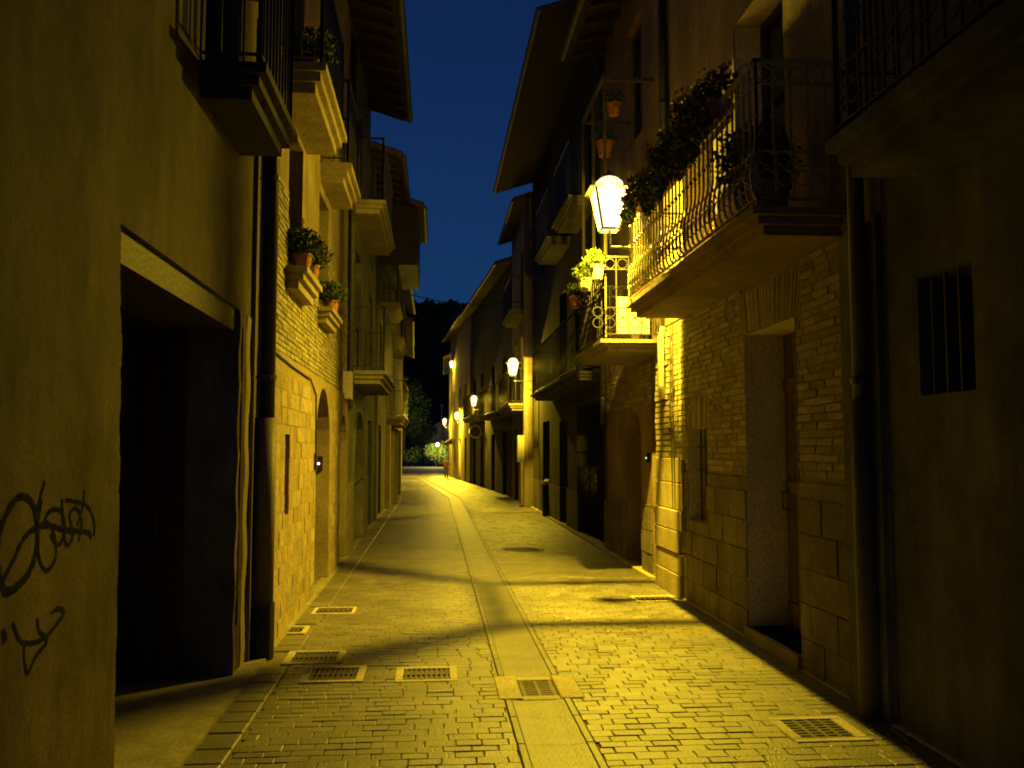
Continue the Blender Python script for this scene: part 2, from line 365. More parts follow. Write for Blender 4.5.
# ================================================================== houses
class House:
    def __init__(s, side, A, B, ztop, label, wallmat, depth=5.0, name='town_house'):
        """A near end, B far end of the street face; local +x points to the street, local y along it"""
        s.side = side; A = Vector(A); B = Vector(B); s.L = (B-A).length; s.z = ztop
        if side == 'L':
            s.org = A; d = B-A
        else:
            s.org = B; d = A-B
        s.rz = math.atan2(d.y, d.x) - math.pi/2
        s.root = empty(name, (s.org.x, s.org.y, 0), s.rz, label, 'house', 'terraced houses lining the street')
        s.openings = []; s.wm = wallmat; s.depth = depth
    def T(s, y): return (y - s.org.y) if s.side == 'L' else (s.org.y - y)
    def span(s, ya, yb):
        a, b = s.T(ya), s.T(yb); return (min(a,b), max(a,b))
    def op(s, ya, yb, za, zb, r=.25, arch=False, kind='window', **kw):
        t0, t1 = s.span(ya, yb); s.openings.append(dict(t0=t0, t1=t1, z0=za, z1=zb, r=r, arch=arch, kind=kind, **kw)); return s
    def spring(s, o): return o['z1'] - min((o['t1']-o['t0'])/2, (o['z1']-o['z0'])*.8)
    def wall(s, zsplit=None, lowmat=None, thick_low=.03, reveal=None):
        m = MB(); L, Z, D = s.L, s.z, s.depth
        zb = zsplit if zsplit else 0
        def face(mb, x, z0, z1):
            ts = sorted({0, L} | {v for o in s.openings for v in (o['t0'], o['t1'])}); zs = sorted({z0, z1} | {v for o in s.openings for v in (o['z0'], o['z1']) if z0 < v < z1})
            for a, b in zip(ts, ts[1:]):
                for c, d in zip(zs, zs[1:]):
                    if not any(o['t0']-1e-6 <= a and b <= o['t1']+1e-6 and o['z0']-1e-6 <= c and d <= o['z1']+1e-6 for o in s.openings):
                        mb.quad((x,a,c),(x,b,c),(x,b,d),(x,a,d))
        face(m, 0, zb, Z)
        m.quad((0,0,0),(-D,0,0),(-D,0,Z),(0,0,Z)); m.quad((0,L,0),(0,L,Z),(-D,L,Z),(-D,L,0))
        m.quad((0,0,Z),(0,L,Z),(-D,L,Z),(-D,0,Z)); m.quad((-D,0,0),(-D,L,0),(-D,L,Z),(-D,0,Z))
        if zsplit:
            lo = MB(); x = thick_low; face(lo, x, -.02, zsplit)
            lo.quad((x,0,zsplit),(x,L,zsplit),(0,L,zsplit),(0,0,zsplit)); lo.quad((x,0,-.02),(x,0,zsplit),(0,0,zsplit),(0,0,-.02)); lo.quad((x,L,-.02),(0,L,-.02),(0,L,zsplit),(x,L,zsplit))
        for o in s.openings:
            rv = MB()
            t0,t1,z0,z1,r = o['t0'],o['t1'],o['z0'],o['z1'],o['r']
            xf = thick_low if (zsplit and z0 < zsplit) else 0
            zt = z1
            if o['arch']:
                zt = s.spring(o); n = 12; w_ = (t1-t0)/2; h_ = z1-zt; c = (t0+t1)/2
                pts = [(c - w_*math.cos(math.pi*k/n), zt + h_*math.sin(math.pi*k/n)) for k in range(n+1)]
                for (a, za), (b, zb2) in zip(pts, pts[1:]):
                    m.quad((0,a,za),(0,b,zb2),(0,b,z1),(0,a,z1)); rv.quad((xf,a,za),(-r,a,za),(-r,b,zb2),(xf,b,zb2))
                    if xf and zt < zsplit: lo.quad((xf,a,za),(xf,b,zb2),(xf,b,min(z1,zsplit)),(xf,a,min(z1,zsplit)))
            else: rv.quad((0,t0,z1),(-r,t0,z1),(-r,t1,z1),(0,t1,z1))
            rv.quad((xf,t0,z0),(-r,t0,z0),(-r,t0,zt),(xf,t0,zt)); rv.quad((xf,t1,z0),(xf,t1,zt),(-r,t1,zt),(-r,t1,z0))
            rv.quad((xf,t0,z0),(xf,t1,z0),(-r,t1,z0),(-r,t0,z0))
            rv.build('doorway_reveal' if z0 < .5 else 'window_reveal', reveal or s.wm, s.root)
        s.w = m.build('wall', s.wm, s.root)
        if zsplit: lo.build('stone_base', lowmat, s.root)
        for o in s.openings: getattr(s, 'k_'+o['kind'])(o)
    def k_none(s, o): pass
    def k_window(s, o):
        t0,t1,z0,z1,r = o['t0'],o['t1'],o['z0'],o['z1'],o['r']; fm = o.get('fm','wood'); b = .055; c = (t0+t1)/2
        f = MB(); f.box(-r-.02,-r+.04,t0,t0+b,z0,z1); f.box(-r-.02,-r+.04,t1-b,t1,z0,z1); f.box(-r-.02,-r+.04,t0+b,t1-b,z0,z0+b); f.box(-r-.02,-r+.04,t0+b,t1-b,z1-b,z1)
        f.box(-r-.02,-r+.045,c-.035,c+.035,z0+b,z1-b)
        if z1-z0 > 1.2: f.box(-r-.02,-r+.042,t0+b,t1-b,z0+.62*(z1-z0),z0+.62*(z1-z0)+.045)
        fr = f.build('window', M[fm], s.root)
        MB().box(-r-.015,-r,t0+.01,t1-.01,z0+.01,z1-.01).build('pane', M['glass'], fr)
    def k_shutter(s, o):
        t0,t1,z0,z1,r = o['t0'],o['t1'],o['z0'],o['z1'],o['r']; fm = o.get('fm','wood_mid'); f = MB()
        f.box(-r-.03,-r,t0,t1,z0,z1); z = z0+.05
        c = (t0+t1)/2; f.box(-r,-r+.02,c-.03,c+.03,z0,z1)
        while z < z1-.05: f.box(-r,-r+.012,t0+.04,c-.05,z,z+.035); f.box(-r,-r+.012,c+.05,t1-.04,z,z+.035); z += .055
        f.build('shutter', M[fm], s.root)
    def k_door(s, o):
        t0,t1,z0,z1,r = o['t0'],o['t1'],o['z0'],o['z1'],o['r']; fm = o.get('fm','wood'); f = MB(); f.box(-r-.05,-r-.012,t0,t1,z0,z1)
        n = max(3, int((t1-t0)/.16)); wv = (t1-t0)/n
        for k in range(n): f.box(-r-.011,-r+random.uniform(.004,.009),t0+k*wv+.006,t0+(k+1)*wv-.006,z0+.02,z1)
        if o.get('rails',True):
            for zz in (z0+.1, z0+(z1-z0)*.45, z1-.5): f.box(-r+.01,-r+.03,t0+.03,t1-.03,zz,zz+.11)
        d = f.build('door', M[fm], s.root)
        hh = MB().tube([(-r+.03,t0+.12,z0+1.0),(-r+.09,t0+.12,z0+1.0),(-r+.09,t0+.12,z0+1.14),(-r+.03,t0+.12,z0+1.14)], .011, 6)
        hh.build('handle', M['iron'], d)
    def roof(s, over=.7, zed=None, pitch=18, thick=.12, raf=.55, gutter=True, ends=.12):
        """eaves: boarded slope on rafters, tiles above"""
        z = zed if zed else s.z - .15; L = s.L; k = math.tan(R(pitch)); D = 3.2
        r = MB()
        x0, x1 = over, -D; za, zb = z, z + (over+D)*k
        a, b = -ends*.5, L+ends*.5
        so = MB(); so.poly([(x0+.004,a-.004,za-.003),(0,a-.004,za-.003+over*k),(0,b+.004,za-.003+over*k),(x0+.004,b+.004,za-.003)])
        p = [(x0,a,za),(x1,a,zb),(x1,b,zb),(x0,b,za)]; q = [(v[0],v[1],v[2]+thick*.4) for v in p]
        r.poly(p); r.poly(q[::-1])
        for i in range(4): j = (i+1) % 4; r.quad(p[i], p[j], q[j], q[i])
        t = a + .1
        while t < b-.05:
            r.tube([(x0+.05+random.uniform(-.02,.02),t,za+thick*.55),(x0-1.3,t,za+thick*.55+(1.35)*k)], .085, 6); t += .2
        r.box(-D-1.8, -D, a, b, zb-.2, zb)
        rf = r.build('roof', M['tile'], s.root); so.build('soffit', M['wood'], rf)
        ra = MB(); t = 0; h = .13
        ra.poly([(x0-.06,t,za-.004),(-.0,t,za+over*k-.004),(-.0,t,za+over*k-h),(x0-.06,t,za-h*.55)])
        ra.poly([(x0-.06,t+.09,za-.004),(x0-.06,t+.09,za-h*.55),(-.0,t+.09,za+over*k-h),(-.0,t+.09,za+over*k-.004)])
        ra.quad((x0-.06,t,za-h*.55),(x0-.06,t+.09,za-h*.55),(0,t+.09,za+over*k-h),(0,t,za+over*k-h)); ra.quad((x0-.06,t,za-.004),(x0-.06,t+.09,za-.004),(x0-.06,t+.09,za-h*.55),(x0-.06,t,za-h*.55))
        if abs(s.org.y) < 22:
            r0_ = ra.build('rafter', M['wood'], rf); r0_.location.y = t_ = .15
            while t_ + raf < L-.1:
                t_ += raf; c_ = r0_.copy(); sc.collection.objects.link(c_); c_.parent = rf; c_.location.y = t_
        if gutter:
            gt = MB(); n = 6
            pr = [(x0+.07+.06*math.cos(math.pi+math.pi*i/n), za+.03+.06*math.sin(math.pi+math.pi*i/n)) for i in range(n+1)]
            for (xa, z_a), (xb, z_b) in zip(pr, pr[1:]): gt.quad((xa,a,z_a),(xb,a,z_b),(xb,b,z_b),(xa,b,z_a))
            gt.poly([(u,a,v) for u, v in pr]); gt.poly([(u,b,v) for u, v in pr])
            gt.build('roof_gutter', M['zinc'], rf)
    def balcony(s, ya, yb, z, dep, h=1.0, style='plain', slabm='stone_trim', th=.16, space=.115, railm='iron'):
        t0, t1 = s.span(ya, yb); m = MB()
        m.box(.0, dep-.10, t0+.09, t1-.09, z, z+th*.38); m.box(0, dep-.05, t0+.045, t1-.045, z+th*.38, z+th*.7); m.box(0, dep, t0, t1, z+th*.7, z+th)
        b = m.build('balcony', M[slabm], s.root)
        zt = z+th; x = dep-.05; a, c = t0+.05, t1-.05; rm = MB()
        corner = [(0,a),(x,a),(x,c),(0,c)]
        def flat(p, q, zz, w_=.02, hh=.02):
            (xa, ya_), (xb, yb_) = p, q; w2 = w_/2
            rm.box(min(xa,xb)-w2, max(xa,xb)+w2, min(ya_,yb_)-w2, max(ya_,yb_)+w2, zz, zz+hh)
        for p, q in zip(corner, corner[1:]):
            flat(p, q, zt+.06, .022, .014); flat(p, q, zt+h-.015, .038, .022)
            if style != 'plain': flat(p, q, zt+h-.16, .018, .012); flat(p, q, zt+.38, .014, .010)
            le = abs(q[0]-p[0])+abs(q[1]-p[1]); n = max(2, int(le/space))
            for i in range(n+1):
                f = i/n; bx = p[0]+(q[0]-p[0])*f; by = p[1]+(q[1]-p[1])*f
                rr = .010 if 0 < i < n else .016
                dx, dy = (0,1) if q[1] != p[1] else (1,0)
                if style == 'belly' and 0 < i <= n:
                    ox, oy = ((1,0) if q[1] != p[1] else (0, -1 if by < (a+c)/2 else 1))
                    hgt = h-.02
                    pts = [(bx+ox*e, by+oy*e, zt+zz) for e, zz in ((0,.06),(.025,.10),(.04,.2),(.032,.3),(.01,.4),(0,.46),(0,hgt))]
                    rm.tube(pts, rr, 4)
                else: rm.tube([(bx,by,zt+(.0 if i in (0,n) else .06)),(bx,by,zt+h-.01)], rr, 4)
                if style in ('scroll','belly') and i < n:
                    hw = le/n; mx_, my = bx+dx*hw/2, by+dy*hw/2; rad = hw*.46
                    ox, oy = (0,0)
                    if style == 'belly': ox, oy = ((.03,0) if q[1] != p[1] else (0, -.03 if by < (a+c)/2 else .03))
                    for zc, off in ((.20, 1), (.33, .8), (h-.085, 0)):
                        r2 = min(rad, .06)
                        rm.tube([(mx_+ox*off+dx*r2*math.cos(u), my+oy*off+dy*r2*math.cos(u), zt+zc+r2*math.sin(u)) for u in [2*math.pi*k/9 for k in range(9)]], .0065, 4, closed=True)
                    rm.lathe([(.006,-.02),(.019,-.008),(.019,.008),(.006,.02)], (bx, by, zt+.62), 5)
        rr = rm.build('railing', M[railm], b)
        return b
    def pipe(s, y, x, z0, z1, r=.05, m='zinc', name='drainpipe'):
        t = s.T(y); o = MB().tube([(x,t,z0),(x,t,z1)], r, 10).build(name, M[m], s.root, smooth=True)
        z = z0+.4; k = MB().lathe([(r+.003,0),(r+.012,.004),(r+.012,.036),(r+.003,.04)], (x,t,0), 12); k.box(0,x,t-.01,t+.01,.01,.03); k = k.build('clamp', M['iron'], o); k.location.z = z; z += 1.6
        while z < z1: c_ = k.copy(); sc.collection.objects.link(c_); c_.parent = o; c_.location.z = z; z += 1.6
        return o
    def bricks(s, ya, yb, za, zb, bw=.25, bh=.042, gap=.012, proud=.009, soldiers=(), amp=.005, mkey='brick', nm='brickwork'):
        t0, t1 = s.span(ya, yb); m = MB(); z = za; row = 0
        holes = [(o['t0'],o['t1'],o['z0'],o['z1']) for o in s.openings] + [(*s.span(q[0],q[1]), q[2], q[3]) for q in soldiers]
        while z+bh <= zb:
            t = t0 - (bw*.5 if row % 2 else 0) + random.uniform(-.02,.02); dz = 0
            while t < t1:
                w_ = (bw if random.random() < .9 else bw*.5)*random.uniform(.94,1.05); a, b = max(t,t0), min(t+w_, t1)
                segs = [(a,b)]
                for h in holes:
                    if z+bh > h[2] and z < h[3]:
                        ns = []
                        for (p,q) in segs:
                            if q <= h[0] or p >= h[1]: ns.append((p,q)); continue
                            if p < h[0]: ns.append((p,h[0]-.003))
                            if q > h[1]: ns.append((h[1]+.003,q))
                        segs = ns
                for (p,q) in segs:
                    if q-p > .035:
                        e = proud+random.uniform(-amp,amp); j = random.uniform(-.002,.002)
                        m.box(-.01, max(.002,e), p+gap*.5, q-gap*.5, z+j, z+bh+j+random.uniform(-.003,.003))
                t += w_
            z += bh+gap; row += 1
        for q in soldiers:
            a, b = s.span(q[0], q[1]); n = int((b-a)/.056); wv = (b-a)/n; c = (a+b)/2
            for k in range(n):
                tt = a+k*wv; lean = (tt+wv/2-c)*.22
                e = proud+random.uniform(-.004,.005)
                v0 = len(m.v); m.box(-.01, e, tt+.006, tt+wv-.006, q[2]+.012, q[3]-.008)
                for i in (4,5,6,7): v = m.v[v0+i]; m.v[v0+i] = (v[0], v[1]+lean*.6, v[2])
        return m.build(nm, M[mkey], s.root)
    def sill(s, ya, yb, z, proj=.14, th=.14, m='stone_trim'):
        t0, t1 = s.span(ya, yb); b = MB(); b.box(0,proj*.6,t0+.05,t1-.05,z,z+th*.4); b.box(0,proj*.82,t0+.025,t1-.025,z+th*.4,z+th*.72); b.box(0,proj,t0,t1,z+th*.72,z+th)
        return b.build('window_sill', M[m], s.root)
    def blob(s, name, m, mat_, parent=None): return m.build(name, M[mat_], parent or s.root)

XL, XR = -1.35, 2.70
# ---- left 1: plastered house with the garage opening
h1 = House('L', (-1.42,-3), (-1.42,7.36), 9.2, 'plastered house with open garage doorway and black graffiti', M['plaster_old'])
h1.op(4.14, 6.62, -.02, 2.62, r=2.6, kind='none')
h1.op(5.5, 6.4, 3.95, 6.0, r=.2, kind='window')
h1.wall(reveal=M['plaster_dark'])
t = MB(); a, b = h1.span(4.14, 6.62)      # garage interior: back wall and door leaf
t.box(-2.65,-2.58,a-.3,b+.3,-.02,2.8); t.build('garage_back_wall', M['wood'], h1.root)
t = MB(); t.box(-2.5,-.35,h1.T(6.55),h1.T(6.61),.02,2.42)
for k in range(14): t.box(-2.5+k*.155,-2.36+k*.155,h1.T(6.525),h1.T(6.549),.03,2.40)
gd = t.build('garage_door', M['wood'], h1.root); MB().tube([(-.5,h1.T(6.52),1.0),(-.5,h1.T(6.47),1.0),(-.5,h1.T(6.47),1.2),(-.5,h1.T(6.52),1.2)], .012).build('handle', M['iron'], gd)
t = MB(); t.box(-.50,-.03,h1.T(4.15),h1.T(6.61),2.46,2.615); t.build('lintel_beam', M['wood'], h1.root)
t = MB()                                  # folded ribbed shutter leaf against the near side
for k in range(6): t.box(-.62-.0,-.60+(.02 if k % 2 else 0),h1.T(4.75+k*.05),h1.T(4.75+k*.05+.035),.02,2.1)
t.box(-.66,-.62,h1.T(4.7),h1.T(5.1),.02,2.1)
t.build('folding_shutter', M['zinc'], h1.root)
t = MB(); z = .0                           # broken plaster edge round the doorway: dark strip standing in for a shaded groove
t.box(-.02,.012,h1.T(6.72),h1.T(6.84),.35,2.50); t.build('groove_strip', M['wood'], h1.root)
t = MB()
e_ = .02
for k in range(104):
    e_ = min(.05, max(-.0, e_+random.gauss(0,.005))); t.box(-.12,-.0015-.002*math.sin(k*.31)**2,h1.T(4.135),h1.T(4.145+e_+.13*(1-k/104)**1.3),k*.025,k*.025+.025)
t.build('plaster_edge', M['plaster_old'], h1.root)
t = MB(); t2 = MB(); e1 = .06; e2 = .0
for k in range(87):
    zz = k*.03; e1 = min(.09, max(.03, e1+random.gauss(0,.008))); e2 = min(.05, max(-.03, e2+random.gauss(0,.008)))
    t.box(-.004,.008+.005*math.sin(k*.4),h1.T(6.625),h1.T(6.625+e1),zz,zz+.03)
    t2.box(-.004,.006+.005*math.sin(k*.3),h1.T(6.86+e2*.4),h1.T(7.0+e2),zz,zz+.03)
t.build('plaster_edge', M['plaster_cream'], h1.root); t2.build('plaster_edge', M['plaster_cream'], h1.root)
h1.balcony(5.35, 6.6, 3.72, .40, style='plain', slabm='concrete_dark', th=.2, space=.11)
h1.pipe(7.22, .10, 1.75, 9.1, r=.062, m='pipe_black')
t = MB(); t.tube([(.09,h1.T(7.22),.0),(.09,h1.T(7.22),.42)], .10, 14); t.build('pipe_shoe', M['pipe_black'], h1.root)
t = MB(); t.tube([(.09,h1.T(7.22),.42),(.09,h1.T(7.22),1.85)], .088, 14); t.build('pipe_guard', M['grey_panel'], h1.root, smooth=True)
t = MB(); t.box(.0,.035,h1.T(7.04),h1.T(7.08),0,5); t.build('cable_conduit', M['grey_panel'], h1.root)
h1.roof(over=.5, zed=8.9)
# graffiti strokes painted on that wall (y along wall, z up)
def stroke(mb, pts, wdt=.016):
    P = [Vector((0,a,b)) for a, b in pts]
    # smooth with Catmull-Rom
    Q = []
    for i in range(len(P)-1):
        p0, p1, p2, p3 = P[max(i-1,0)], P[i], P[i+1], P[min(i+2,len(P)-1)]
        for k in range(6):
            u = k/6; Q.append(.5*((2*p1)+(p2-p0)*u+(2*p0-5*p1+4*p2-p3)*u*u+(-p0+3*p1-3*p2+p3)*u**3))
    Q.append(P[-1])
    for i in range(len(Q)-1):
        a, b = Q[i], Q[i+1]; d = (b-a)
        if d.length < 1e-5: continue
        n = Vector((0,-d.z,d.y)).normalized()*wdt*random.uniform(.38,.62); e = d.normalized()*wdt*.25; x = Vector((.0012+.00001*(len(mb.f)%60),0,0))
        mb.quad(a-n-e+x, b-n+e+x, b+n+e+x, a+n-e+x)
GR = MB()
def gpx(pts, wdt=.016):  # points measured on the wall plane
    out = []
    for px, py in pts:
        ang = math.atan((px-512)/900)+R(4.89); y = -1.416/math.tan(ang)
        c = 900/math.cos(math.atan((px-512)/900))
        rng = math.hypot(1.416, y); el = math.atan((384-py)/c)+R(4.18)*math.cos(math.atan((px-512)/900)); out.append((h1.T(y), 1.6+rng*math.tan(el)))
    stroke(GR, out, wdt)
gpx([(12,590),(5,565),(6,530),(18,502),(30,497),(40,512),(43,545),(36,572),(22,588),(12,592)], .028)
gpx([(40,520),(44,498),(48,482)], .018); gpx([(8,586),(20,560),(32,535),(50,525),(70,530),(92,532),(96,538)], .022)
gpx([(46,500),(42,530),(46,560),(54,570),(62,555),(58,530),(50,520),(56,510),(66,512),(70,530),(64,545),(56,535)], .018)
gpx([(66,500),(68,525),(72,545),(78,535),(74,515),(80,508),(86,520),(84,540)], .018)
gpx([(70,500),(90,505),(98,520),(99,535)], .016); gpx([(88,490),(86,510),(82,525)], .014)
GR.build('graffiti', M['paint_black'], h1.root); GR = MB()
gpx([(22,622),(30,640),(42,642),(55,636),(66,622),(72,612),(66,608),(60,612)], .018)
gpx([(46,618),(48,630),(56,640),(46,655),(38,672),(34,650),(36,640)], .018)
GR.build('graffiti', M['paint_black'], h1.root); GR = MB(); gpx([(13,630),(15,640)], .03)
GR.build('graffiti', M['paint_black'], h1.root)

# ---- left 2: brick over rubble stone, arched doorways
h2 = House('L', (XL,7.37), (XL,13.86), 8.35, 'house with narrow bricks above rubble stone, arched doorways and two flowered sills', M['plaster_cream'])
h2.op(8.12, 8.36, 1.02, 1.74, r=.2, kind='none')
h2.op(10.2, 11.5, -.02, 2.33, r=.3, arch=True, kind='door', fm='wood_mid')
h2.op(12.75, 13.7, -.02, 2.10, r=.3, arch=True, kind='door', fm='wood_mid')
h2.op(8.25, 9.1, 3.30, 4.62, r=.22, kind='window'); h2.op(10.4, 11.3, 3.28, 4.6, r=.22, kind='window')
h2.op(7.85, 9.0, 4.96, 7.2, r=.2, kind='window'); h2.op(10.6, 11.5, 4.96, 7.1, r=.2, kind='window')
h2.wall(zsplit=2.42, lowmat=M['mortar_light'], reveal=M['plaster_cream'])
for q_ in ((7.42,10.19),(11.51,12.74),(13.71,13.84)): h2.bricks(*q_, .0, 2.36, bw=.31, bh=.14, gap=.012, proud=.034, amp=.003, mkey='rubble_block', nm='rubble_stones')
h2.bricks(7.40, 13.84, 2.46, 3.95, bw=.24, bh=.038)
t = MB(); a, b = h2.span(8.12, 8.36); t.box(-.22,-.18,a,b,1.02,1.74); t.build('slit_back', M['wood'], h2.root)
h2.sill(8.1, 9.2, 3.05, .20, .2); h2.sill(10.3, 11.4, 3.05, .18, .18)
h2.balcony(7.62, 9.45, 4.68, .40, th=.24, space=.12); h2.balcony(10.4, 11.75, 4.72, .36, th=.22, space=.12)
h2.pipe(13.80, .07, 2.2, 8.0, r=.04)
t = MB(); a, b = h2.span(13.3,13.6); t.box(0,.12,a,b,2.35,2.75); t.build('meter_box', M['plaster_pale'], h2.root)
t = MB(); a, b = h2.span(10.5,10.62); t.box(.035,.06,h2.T(10.02),h2.T(10.12),1.38,1.56); ic = t.build('doorbell_panel', M['plastic_black'], h2.root)
e = MB().box(-.135,-.085,h2.T(11.452),h2.T(11.462),1.415,1.44); e.build('lit_entry_light', emis('entry_light', (1,.8,.55), 6), h2.root)
MB().box(-.17,-.05,h2.T(11.463),h2.T(11.498),1.34,1.52).build('entry_light_box', M['plastic_black'], h2.root)
t = MB(); t.tube([(.045,h2.T(7.4),2.40),(.045,h2.T(8.4),2.36),(.045,h2.T(9.6),2.34),(.045,h2.T(10.05),2.2),(.045,h2.T(10.1),1.56)], .009, 5); t.build('cable', M['pipe_black'], h2.root)
h2.roof(over=.74, zed=8.15)
# ---- left 3
h3 = House('L', (XL+.04,13.87), (XL+.04,17.66), 8.35, 'brown house adjoining the rubble one, a balcony low over the street and another high above', M['plaster_dark'])
h3.op(14.6, 16.6, -.02, 2.25, r=.35, arch=True, kind='door'); h3.op(14.7, 15.9, 3.0, 4.9, r=.2, kind='window'); h3.op(14.7,15.9,5.6,7.5, r=.2, kind='window')
h3.wall(zsplit=1.1, lowmat=M['block'])
h3.balcony(13.95, 17.2, 2.62, .56, style='plain', slabm='concrete', th=.2); h3.balcony(13.95, 17.2, 5.30, .52, style='plain', slabm='stone_trim', th=.2)
h3.roof(over=.70, zed=8.15)
# ---- left 4,5,6
h4 = House('L', (XL,17.68), (XL,21.0), 7.7, 'dark narrow house without balconies, between the brown house and the one with the wooden bay', M['plaster_dark'])
h4.op(18.4,19.6,-.02,2.2,r=.25,kind='door'); h4.op(18.4,19.4,3.0,4.8,kind='shutter',r=.12); h4.op(18.4,19.4,5.4,6.9,kind='shutter',r=.12)
h4.wall(); h4.roof(over=.62, zed=7.4)
h5 = House('L', (XL,21.02), (XL,24.6), 7.6, 'house with a closed wooden bay under its eaves', M['plaster_dark'])
h5.op(21.8,22.9,-.02,2.2,r=.25,kind='door'); h5.op(21.8,22.9,3.2,4.7,r=.15,kind='window')
h5.wall()
h5.balcony(21.1,23.6,4.9,.5,slabm='stone_trim')
t = MB(); t.box(0,.9,h5.T(21.1),h5.T(24.4),5.95,7.35)
for k in range(16): t.box(.9,.915,h5.T(21.15+k*.2),h5.T(21.15+k*.2+.15),6.1,7.2)
t.build('wooden_bay', M['wood'], h5.root)
h5.roof(over=1.0, zed=7.3)
h6 = House('L', (XL,24.62), (XL,33.0), 6.9, 'cream house with stone pilasters and two small balconies far along the street', M['plaster_cream'])
h6.op(25.4,26.4,-.02,2.1,r=.2,kind='door'); h6.op(28,29.2,-.02,2.1,r=.2,kind='door'); h6.op(25.5,26.6,2.5,4.0,r=.15,kind='window'); h6.op(25.3,26.4,4.75,6.2,r=.15,kind='window'); h6.op(29,30,2.6,4.0,r=.15,kind='shutter')
h6.wall()
h6.balcony(25.0,28.2,4.42,.46,th=.3); h6.balcony(25.0,29.5,2.30,.52,th=.22)
for y_ in (24.75,26.9,29.8,32.5): MB().box(.001,.14,h6.T(y_),h6.T(y_+.35),0,2.28).build('stone_pilaster', M['stone_trim'], h6.root)
h6.roof(over=.5, zed=6.6)
h7 = House('L', (XL,33.02), (XL-.3,46.0), 6.6, 'plain far house following the cream one with pilasters', M['plaster_brown'])
h7.op(35,36.2,-.02,2.1,r=.2,kind='door'); h7.op(38,39,3,4.3,r=.12,kind='shutter'); h7.op(42,43,3,4.3,r=.12,kind='shutter'); h7.wall(); h7.roof(over=.45, zed=6.3)
h8 = House('L', (-1.75,46.02), (-6,64.0), 5.4, 'low dark house ending the row that has no lanterns', M['plaster_dark'])
h8.op(49,50,-.02,2.1,r=.2,kind='door'); h8.op(53,54,3,4.2,r=.12,kind='shutter'); h8.wall(); h8.roof(over=.3, zed=5.2)

# ---- right 0: dark plaster foreground house
r0 = House('R', (XR,-3), (XR,5.14), 9.5, 'dark plastered house with a small barred opening under a heavy balcony', M['plaster_dark'])
r0.op(4.28,4.80,1.90,2.56,r=.3,kind='none'); r0.op(2.6,4.0,3.35,5.6,r=.2,kind='window')
r0.wall()
t = MB(); a, b = r0.span(4.28,4.80); t.box(-.33,-.29,a,b,1.9,2.56); t.build('shutter', M['wood'], r0.root)
t = MB()
for k in range(4): t.tube([(-.05,a+(k+.5)*(b-a)/4,1.9),(-.05,a+(k+.5)*(b-a)/4,2.56)], .009, 6)
t.build('window_bars', M['iron'], r0.root)
r0.balcony(-1.0, 4.72, 3.08, .55, style='scroll', slabm='plaster_dark', th=.22, space=.13)
r0.roof(over=.5, zed=9.2)
# ---- right 1: brick house
r1 = House('R', (XR,5.15), (XR,10.72), 9.0, 'brick house with long ornate iron balcony and deep pale doorway', M['mortar'])
r1.op(6.50,7.60,.10,2.60,r=.34,kind='door',fm='wood_mid'); r1.op(8.75,9.40,.86,1.82,r=.28,kind='window')
r1.op(8.40,9.42,3.36,5.32,r=.28,kind='shutter'); r1.op(6.6,7.75,3.36,5.45,r=.28,kind='window')
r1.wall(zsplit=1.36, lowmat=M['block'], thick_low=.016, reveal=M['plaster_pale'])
for q_ in ((5.68,6.49),(7.61,9.70)): r1.bricks(*q_, .0, 1.34, bw=.42, bh=.235, gap=.016, proud=.026, amp=.006, mkey='block', nm='stone_blocks')
r1.bricks(5.68, 10.70, 1.40, 3.02, bw=.26, bh=.046, soldiers=[(6.40,7.70,2.60,2.98),(8.70,9.45,1.82,2.14)])
t = MB(); a, b = r1.span(5.16,10.71); t.quad((.012,a,3.05),(.012,b,3.05),(.012,b,8.9),(.012,a,8.9))
# upper plaster coat with the two openings left clear
up = MB(); ts = [a] + [v for q in ((8.40,9.42),(6.6,7.75)) for v in r1.span(*q)] + [b]; ts = sorted(ts)
for i, (p, q) in enumerate(zip(ts, ts[1:])):
    if i in (1, 3): z_ = 5.32 if i == 1 else 5.45; up.quad((.012,p,z_),(.012,q,z_),(.012,q,8.9),(.012,p,8.9)); up.quad((.012,p,3.05),(.012,q,3.05),(.012,q,3.36),(.012,p,3.36))
    else: up.quad((.012,p,3.05),(.012,q,3.05),(.012,q,8.9),(.012,p,8.9))
up.build('upper_plaster', M['plaster_cream'], r1.root)
a, b = r1.span(8.75,9.40); t = MB()
for k in range(4): t.tube([(-.10,a+(k+.5)*(b-a)/4,.86),(-.10,a+(k+.5)*(b-a)/4,1.82)], .010, 6)
for z_ in (1.1,1.38,1.62): t.box(-.108,-.092,a,b,z_,z_+.018)
t.build('window_bars', M['iron'], r1.root)
t = MB(); a, b = r1.span(5.3,5.67); t.box(.001,.05,r1.T(5.66),r1.T(5.17),0,3.0); t.build('plaster_pilaster', M['plaster_dark'], r1.root)
r1.pipe(5.30, .10, .0, 8.8, r=.05, m='zinc')
t = MB(); t.tube([(.10,r1.T(5.30),0),(.10,r1.T(5.30),1.9)], .064, 12); t.build('pipe_guard', M['grey_panel'], r1.root, smooth=True)
t = MB(); t.box(-.318,-.27,r1.T(7.06),r1.T(6.80),1.40,1.53); lb = t.build('letter_box', M['plastic_black'], r1.root)
MB().box(-.27,-.266,r1.T(7.03),r1.T(6.83),1.475,1.49).build('letter_slot', M['zinc'], lb)
t = MB(); t.box(-.33,.06,r1.T(7.62),r1.T(6.48),-.01,.10); t.build('doorstep', M['concrete'], r1.root)
bal = r1.balcony(5.62, 9.59, 3.02, .64, style='belly', slabm='plaster_brown', th=.17, space=.115, railm='iron_lit')
r1.pipe(10.02, .075, 5.2, 8.8, r=.05, m='pipe_black')
